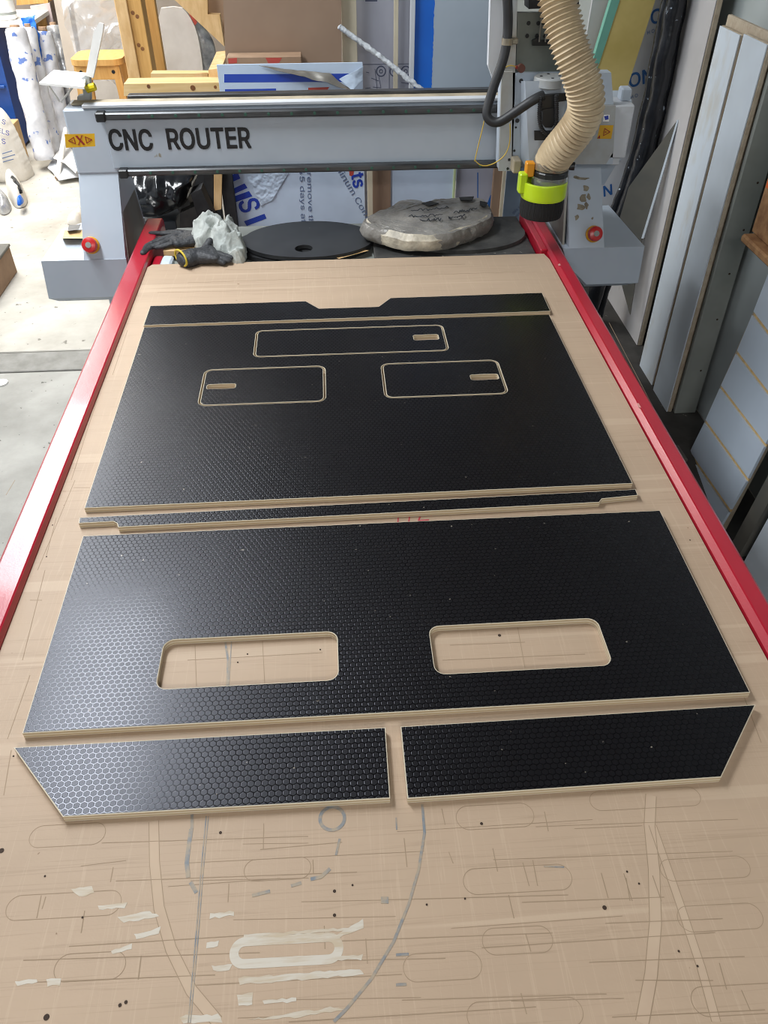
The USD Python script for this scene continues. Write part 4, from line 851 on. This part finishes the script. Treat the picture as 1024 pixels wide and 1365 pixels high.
t.part('slat', slab([p+nn*.009 for p in (bl, br, b+dn*.008, a+dn*.008)], nS, .008), LAMC)
t = Thing('pale_blue_panel', 'pale blue-white panel leaning right beside the slatted panel', 'panel', (1.32, 1.8, 0))
t.part('panel_body', hull([(x+d, y, z) for x, z in ((1.278, 0), (1.425, 1.2)) for y in (1.60, 1.825) for d in (0, .014)]), LAMC)
t = Thing('rubber_footed_post', 'dark post end with black rubber foot at the right edge of the photo', 'post', (1.33, 1.78, 0))
t.part('post_body', hull([(x+dx, y, z) for x, z in ((1.268, .07), (1.33, .62)) for y in (1.742, 1.80) for dx in (-.03, 0.003)]), DKGREY)
t.part('rubber_foot', hull([(x+dx, y, z) for x, z in ((1.262, .0), (1.268, .069)) for y in (1.738, 1.803) for dx in (-.034, .004)]), RUBBER)
t = Thing('white_offcut_panel', 'white panel low at right edge of the photo past the rubber-footed post', 'panel', (1.3, 1.6, 0))
t.part('panel_body', hull([(x+d, y, z) for x, z in ((1.235, 0), (1.29, .5)) for y in (1.35, 1.715) for d in (0, .014)]), LAM)
t = Thing('wooden_rack', 'rough wooden rack with orange mark mounted at right wall edge', 'rack', (1.38, 2.35, .85))
a = at(1004, 290, x=1.36)
t.part('back_plank', box(1.36, 1.468, 2.30, 2.475, .865, 1.25), CREAM); t.part('front_plank', box(1.335, 1.359, 2.16, 2.43, .845, 1.25), OSB); t.part('bottom_plank', box(1.30, 1.359, 2.10, 2.42, .818, .844, .006), OSB)
t.part('orange_mark', slab([(1.3345, y, z) for y, z in ((2.425, 1.02), (2.34, 1.02), (2.34, .985), (2.425, .985))], (-1, 0, 0), .0005), M('orange_paint', 'd8632a', rough=.5))
t = Thing('metal_rod', 'thin bent metal rod on dark floor by right gantry foot', 'rod', (1.25, 2.8, 0)); q = [at(a, b, z=.012) for a, b in ((848, 375), (852, 388), (858, 398), (857, 406))]
t.part('rod', tube(spline([at(846, 384, z=.006), at(857, 395, z=.006), at(858, 405, z=.006)], 20), .005, 8), BARE, smooth=True)
t = Thing('dropped_stick', 'short grey stick on dark floor by the right red rail', 'stick', (1.2, 2.1, 0)); t.part('stick', rod(at(902, 596, z=.012), at(914, 614, z=.012), .010), DKGREY)
# ================================================================== store area at the back left
def post(name, label, px_l, px_m, px_r, y, dep, z1, mat=PINE):
    A, Bq = at(*px_l, y=y), at(*px_r, y=y); t = Thing(name, label, 'timber', ((A[0]+Bq[0])/2, y, 0)); t.part('timber_body', box(A[0], Bq[0], y, y+dep, 0, z1), mat); return t
t = post('timber_post', 'thick pine post, the wider of two behind left end of the beam', (164, 20), None, (191, 20), 5.0, .12, 1.9)
A = at(176, 20, y=4.999); t.part('face_board', box(A[0]-.075, A[0]-.012, 4.975, 4.998, 0, 1.9), PINED)
kn = [cyl(at(a, b, y=4.9995), (0, -1, 0), .010, .0012, 10) for a, b in ((177, 17), (183, 22), (185, 60), (190, 65))]; t.part('knot', cat(kn), KNOT, kind='stuff')
post('timber_post', 'slim pine post, the narrower of two behind left end of the beam', (194, 20), None, (209, 20), 5.45, .05, 1.9)
t = Thing('rounded_sheet', 'white sheet with rounded top corner standing behind the slim pine post', 'sheet', (-.9, 5.9, .3)); 
t.part('panel_body', yslab(smooth_ring([(206, 12), (240, 8), (252, 20), (262, 40), (268, 70), (272, 108), (285, 205), (235, 205), (215, 108)], 1), 5.9, .03), M('soft_white_panel', 'd8d2cc', 'cbc4bd', rough=.5))
t = Thing('silver_sack', 'crumpled silver-grey sack with red patch right of white rounded panel', 'sack', (-.7, 6.0, .3))
t.part('sack_body', ppillow([(250, 14), (262, 22), (276, 40), (288, 60), (290, 108), (304, 224), (274, 224), (262, 108), (256, 60)], 6.0, .06, amp=.3, freq=8, seed=2), FOILR, smooth=True)
t.part('red_patch', yslab([(251, 17), (255, 17), (263, 30), (260, 34)], 5.88, .01), TXTR)
t = Thing('diagonal_timber', 'wide pine board slanting down beside the brown hardboard sheet', 'timber', (-.75, 4.6, .7))
t.part('board_body', yslab([(215, -20), (276, -20), (277, 19), (293, 20), (299, 62), (234, 1)], 4.6, .05), PINED)
t = Thing('dark_recess_board', 'grey-brown board corner between diagonal timber and brown hardboard', 'board', (-.6, 4.7, .9)); t.part('board_body', yslab([(276, -20), (302, -20), (302, 60), (276, 22)], 4.72, .02), CARD)
t = Thing('lumber_plank', 'long pale pine plank with knots lying right behind the beam', 'plank', (-.9, 3.6, .85))
pk = t.part('plank_body', yslab([(165, 112), (299, 110), (299, 126), (165, 128)], 3.6, .10), PINEX)
t.part('knot', cat([cyl(at(a, b, y=3.5995), (0, -1, 0), r, .0012, 14) for a, b, r in ((198, 115, .007), (257, 117, .010), (287, 116, .006))]), KNOT, parent=pk, kind='stuff')
t.part('trestle_leg', box(at(200, 120, y=3.62)[0], at(212, 120, y=3.62)[0], 3.62, 3.68, 0, .98), PINE); t.part('trestle_leg', box(at(280, 120, y=3.62)[0], at(292, 120, y=3.62)[0], 3.62, 3.68, 0, .98), PINE)
t = Thing('thin_plank', 'thin brownish plank lying behind the knotted pine plank', 'plank', (-.9, 3.9, .9))
t.part('plank_body', yslab([(201, 98), (279, 98), (279, 105), (201, 106)], 3.95, .06), PINEX); t.part('white_strip', yslab([(222, 106), (274, 104), (274, 107), (222, 108)], 3.94, .03), ACRYL)
t.part('pale_end', yslab([(260, 98), (277, 97), (277, 104), (260, 105)], 3.945, .004), PINED)
t = Thing('beam_end', 'short pale timber with stepped end poking out beside the brown hardboard', 'timber', (-.5, 3.75, .9))
t.part('timber_body', slab([at(a, b, y=3.70) for a, b in ((278, 93), (295, 91), (294, 101), (290, 108), (287, 114), (282, 104), (278, 102))], (0, -1, 0), .35), PINED)
# step stool
t = Thing('step_stool', 'small pine step stool with rounded seat behind left end of the beam', 'stool', (-1.37, 5.3, 0))
zs_ = at(125, 80, y=5.15)[2]; x0, x1 = at(91, 80, y=5.15)[0], at(161, 78, y=5.15)[0]
t.part('seat', extrude(rrect(x0, x1, 5.15, 5.43, .06), zs_-.03, zs_), PINE)
t.part('apron', box(x0+.02, x1-.03, 5.17, 5.19, zs_-.105, zs_-.031), PINE); t.part('apron', box(x0+.02, x1-.03, 5.38, 5.40, zs_-.105, zs_-.031), PINE)
for sx, xx in ((-1, x0+.035), (1, x1-.045)):
    for y_, sy in ((5.19, -1), (5.38, 1)):
        t.part('leg', hull([(xx+sx*.05*(1 if z == 0 else 0)+dx, y_+sy*.05*(1 if z == 0 else 0)+dy, z) for z in (0, zs_-.031) for dx in (-.02, .02) for dy in (-.015, .015)]), PINE)
    t.part('stretcher', rod((xx+sx*.025, 5.18, .35), (xx+sx*.025, 5.39, .35), .012), PINE)
t.part('screw_plug', cat([cyl((xx, 5.1705, zs_-.065), (0, -1, 0), .010, .003, 10) for xx in (x0+.05, x1-.06)]), BLACK, kind='stuff')
t = Thing('plastic_cover', 'large crumpled clear plastic sheet hanging behind the step stool', 'plastic sheet', (-1.4, 5.6, .3))
t.part('sheet_body', crumple(patch(at(118, 110, y=5.55), at(184, 112, y=5.55), at(165, -40, y=5.6), at(66, -40, y=5.6), 50, 60, .10, 3.2, 4, .002), .05, 9, 3), CLEAR, smooth=True)
for px, y, lb, mt in (([(66, -30), (84, -30), (132, 235), (106, 235), (90, 100)], 5.75, 'wide greige board leaning behind the clear plastic sheet', M('greige_board', 'cfc2b4', 'c2b5a6', rough=.6)), ([(40, 8), (66, 4), (108, 214), (80, 214)], 6.9, 'pinkish grey board leaning left of the greige board', M('pinkish_board', 'b9a9a8', 'ab9b9a', rough=.6))):
    board('leaning_board', lb, 'board', px, y, .02, mt)
board('wall_panel', 'pale grey panel against back wall behind the clear plastic sheet', 'panel', [(90, -40), (176, -40), (200, 209), (130, 209)], 6.3, .02, M('pale_grey_panel', 'c3bdb6', 'b5aea7', rough=.6))
def rollt(label, top, bot, r, y0, y1, mat, name='film_roll'):
    p, q = at(*top, y=y1), at(*bot, y=y0); q[2] = max(q[2], .012)
    t = Thing(name, label, 'roll', (q[0], q[1], 0)); t.part('roll_body', crumple(tube(spline([q+(p-q)*k_ for k_ in (0, .33, .66, 1)], 50), np.r_[r*.86, np.full(48, r), r*.9], 24), .014, 9, 5), mat, smooth=50)
    t.part('roll_core', rod(p-(p-q)*.001, p+(p-q)/np.linalg.norm(p-q)*.02, r*.45), CARD); return t
rollt('tall roll in white printed film, leftmost of the leaning rolls', (20, 38), (60, 213), .070, 6.0, 6.17, ROLLP)
rollt('slim white roll right of the leftmost printed roll', (37, 36), (76, 205), .046, 6.26, 6.34, ROLLP)
rollt('white printed roll beside the left end of the beam', (57, 40), (89, 198), .062, 6.42, 6.50, ROLLP)
rollt('dark silver foil roll leaning behind the white wing plate', (71, 34), (100, 150), .05, 6.55, 6.68, FOILR)
t = Thing('blue_wrap', 'bright blue plastic wrap hanging behind slim white roll', 'plastic wrap', (-1.85, 6.35, .3)); t.part('wrap_body', crumple(patch(at(50, 92, y=6.40), at(58, 92, y=6.40), at(47, 20, y=6.40), at(28, 24, y=6.40), 14, 30, .03, 12, 2, .004), .015, 20, 1), FILMV, smooth=True)
t = Thing('white_bench', 'white-topped bench at far left behind the printed rolls', 'bench', (-2.1, 6.6, 0))
za = at(20, 30, y=6.42)[2]; xr = at(40, 28, y=6.42)[0]
t.part('bench_top', box(-2.9, xr, 6.42, 6.95, za-.03, za), ACRYL)
for x, y in ((-2.85, 6.47), (xr-.06, 6.88), (-2.85, 6.85)): t.part('bench_leg', box(x-.03, x+.03, y-.03, y+.03, 0, za-.031), PINE)
t = Thing('white_tub', 'white tub standing on the white-topped bench', 'tub', (-2.15, 6.5, za)); C_ = at(4, 24, y=6.5); t.part('tub_body', cyl((C_[0]+.01, 6.55, za+.0005), (0, 0, 1), .07, .13, 24), ACRYL, smooth=40); t.part('tub_band', cyl((C_[0]+.01, 6.55, za+.03), (0, 0, 1), .0705, .02, 24), GREYB, smooth=40)
t = Thing('shelf_board', 'pine shelf board at the back wall above the printed rolls', 'shelf', (-2.0, 7.2, .8)); t.part('shelf_plank', yslab([(22, -4), (64, -6), (64, 4), (22, 7)], 7.25, .3), PINE); t.part('upright', box(at(45, 4, y=7.3)[0]-.03, at(45, 4, y=7.3)[0]+.03, 7.32, 7.38, 0, at(45, 10, y=7.3)[2]), PINE)
t = Thing('blue_bin', 'tall dark blue bin under the white-topped bench', 'bin', (-2.3, 6.5, 0)); xq = at(19, 140, y=6.45)[0]
t.part('bin_body', hull([(x, y, z) for z, k_ in ((0.02, .03), (za-.05, 0)) for x in (-2.75+k_, xq-k_) for y in (6.45+k_, 6.85-k_)]), BINB); t.part('bin_ridge', box(-2.7, xq-.03, 6.442, 6.46, .42, .44), BINB)
t = Thing('white_sack', 'full white sack with blue printing slumped on the floor at far left', 'sack', (-2.1, 5.7, 0))
t.part('sack_body', ppillow([(-40, 130), (-5, 140), (8, 150), (22, 175), (35, 205), (46, 232), (44, 243), (30, 248), (0, 242), (-40, 240)], 5.86, .16, back=.6, amp=.18, freq=5, seed=6), WBAG, smooth=True)
for txt, a, b, hp in (('S', (2, 164), (10, 168), 7), ('ELS', (-3, 176), (12, 181), 7), ('& S', (-6, 190), (7, 192), 7)): pxtext(txt, a, b, hp, False, TXTB, 5.685, 'lettering', T_=t)
for a, b in (((3, 205), (16, 201)), ((3, 211), (20, 206)), ((4, 216), (18, 212))):
    A, Bq = at(*a, y=5.68), at(*b, y=5.68); t.part('print_line', rod(A, Bq, .003, 6), TXTG)
t = Thing('tan_crate', 'tan wooden crate edge behind the slumped white sack', 'crate', (-2.3, 5.9, 0)); t.part('crate_side', box(-2.75, -2.2, 6.06, 6.28, 0, .26), PINED)
t.part('crate_rail', box(-2.75, -2.19, 6.035, 6.058, .19, .26), PINED)
t = Thing('crumpled_packaging', 'crumpled white and blue packaging with black lining on pale floor', 'packaging', (-2.0, 5.2, 0))
def fpat(px, z, th, seed, mat, nm, amp=.5):
    pg = Polygon(smooth_ring([at(a, b, z=z)[:2] for a, b in px])); T = np.eye(4); T[2, 3] = z
    t.part(nm, pillow(pg, T, th, back=.02, amp=amp, freq=16, seed=seed, ridge=.6, step=.012, edge=.08), mat, smooth=True)
fpat([(8, 250), (20, 243), (30, 252), (38, 266), (34, 276), (20, 278), (12, 264)], .005, .12, 3, WBAG, 'wrapper'); fpat([(-6, 270), (4, 266), (16, 272), (14, 284), (0, 288)], .005, .10, 4, FOILR, 'wrapper')
fpat([(13, 243), (20, 240), (30, 250), (31, 258), (24, 258), (16, 252)], .08, .06, 5, GBAG, 'black_lining'); fpat([(22, 268), (30, 262), (33, 270), (24, 276)], .06, .05, 6, FILMV, 'blue_print')
t = Thing('paper_heap', 'loose white paper sheets on floor at the foot of the rolls', 'paper', (-1.9, 6.0, 0))
t.part('sheet', crumple(densify(slab([at(a, b, z=.03) for a, b in ((66, 224), (74, 210), (92, 208), (104, 216), (106, 236), (78, 240))], (0, 0, 1), .004), .06), .03, 4, 2), WHITE, smooth=30)
t.part('sheet', crumple(densify(slab([at(a, b, z=.09) for a, b in ((70, 208), (86, 190), (100, 206), (102, 230))], (0, 0, 1), .004), .06), .03, 5, 4), ACRYL, smooth=30)
t = Thing('card_tube', 'thin pale tube leaning down to the floor beside the paper sheets', 'tube', (-1.85, 5.8, 0)); t.part('tube_wall', rod(at(76, 237, z=.02), at(88, 172, y=6.2), .018, 14), ACRYL)
t.part('tube_end', rod(at(76, 237, z=.02)-(0, .004, 0), at(76, 237, z=.02)+(0, .001, 0), .014, 12), CARD)
t = Thing('floor_scrap', 'torn white film scrap on pale floor beside left gantry foot', 'scrap', (-1.3, 4.3, 0)); fpat([(86, 300), (96, 288), (110, 278), (112, 290), (108, 300)], .004, .05, 8, WBAG, 'scrap_body')
t = Thing('wood_block', 'small wood block with black clip on top of left gantry foot', 'block', (-.88, 2.75, .785))
t.part('block', hull([tuple(at(a, b, z=.784+z)) for a, b in ((83, 318), (112, 318), (112, 306), (86, 307)) for z in (0, .022)]), PINED)
t.part('black_clip', hull([tuple(at(a, b, z=.8065+z)) for a, b in ((90, 308), (105, 306), (108, 299), (92, 300)) for z in (0, .012)]), BLACK)
t = Thing('brown_box', 'brown box edge on the floor at left border of the photo', 'box', (-1.85, 3.95, 0)); t.part('box_side', box(-2.05, at(7, 398, z=.0)[0]-.03, 3.9, 4.25, 0, .14), CARD); t.part('box_lid', box(-2.055, at(7, 398, z=0)[0]-.025, 3.895, 4.255, .141, .155), DKGREY)
t = Thing('floor_disc', 'small white disc lying on grey concrete by left border', 'disc', (-1.5, 3.05, 0)); C_ = at(2, 511, z=0); t.part('disc_body', cyl((C_[0], C_[1], 0.0005), (0, 0, 1), .028, .006, 20), ACRYL)
for px in ((66, 278), (42, 215), (73, 296), (20, 300), (50, 330), (95, 420)):
    pass
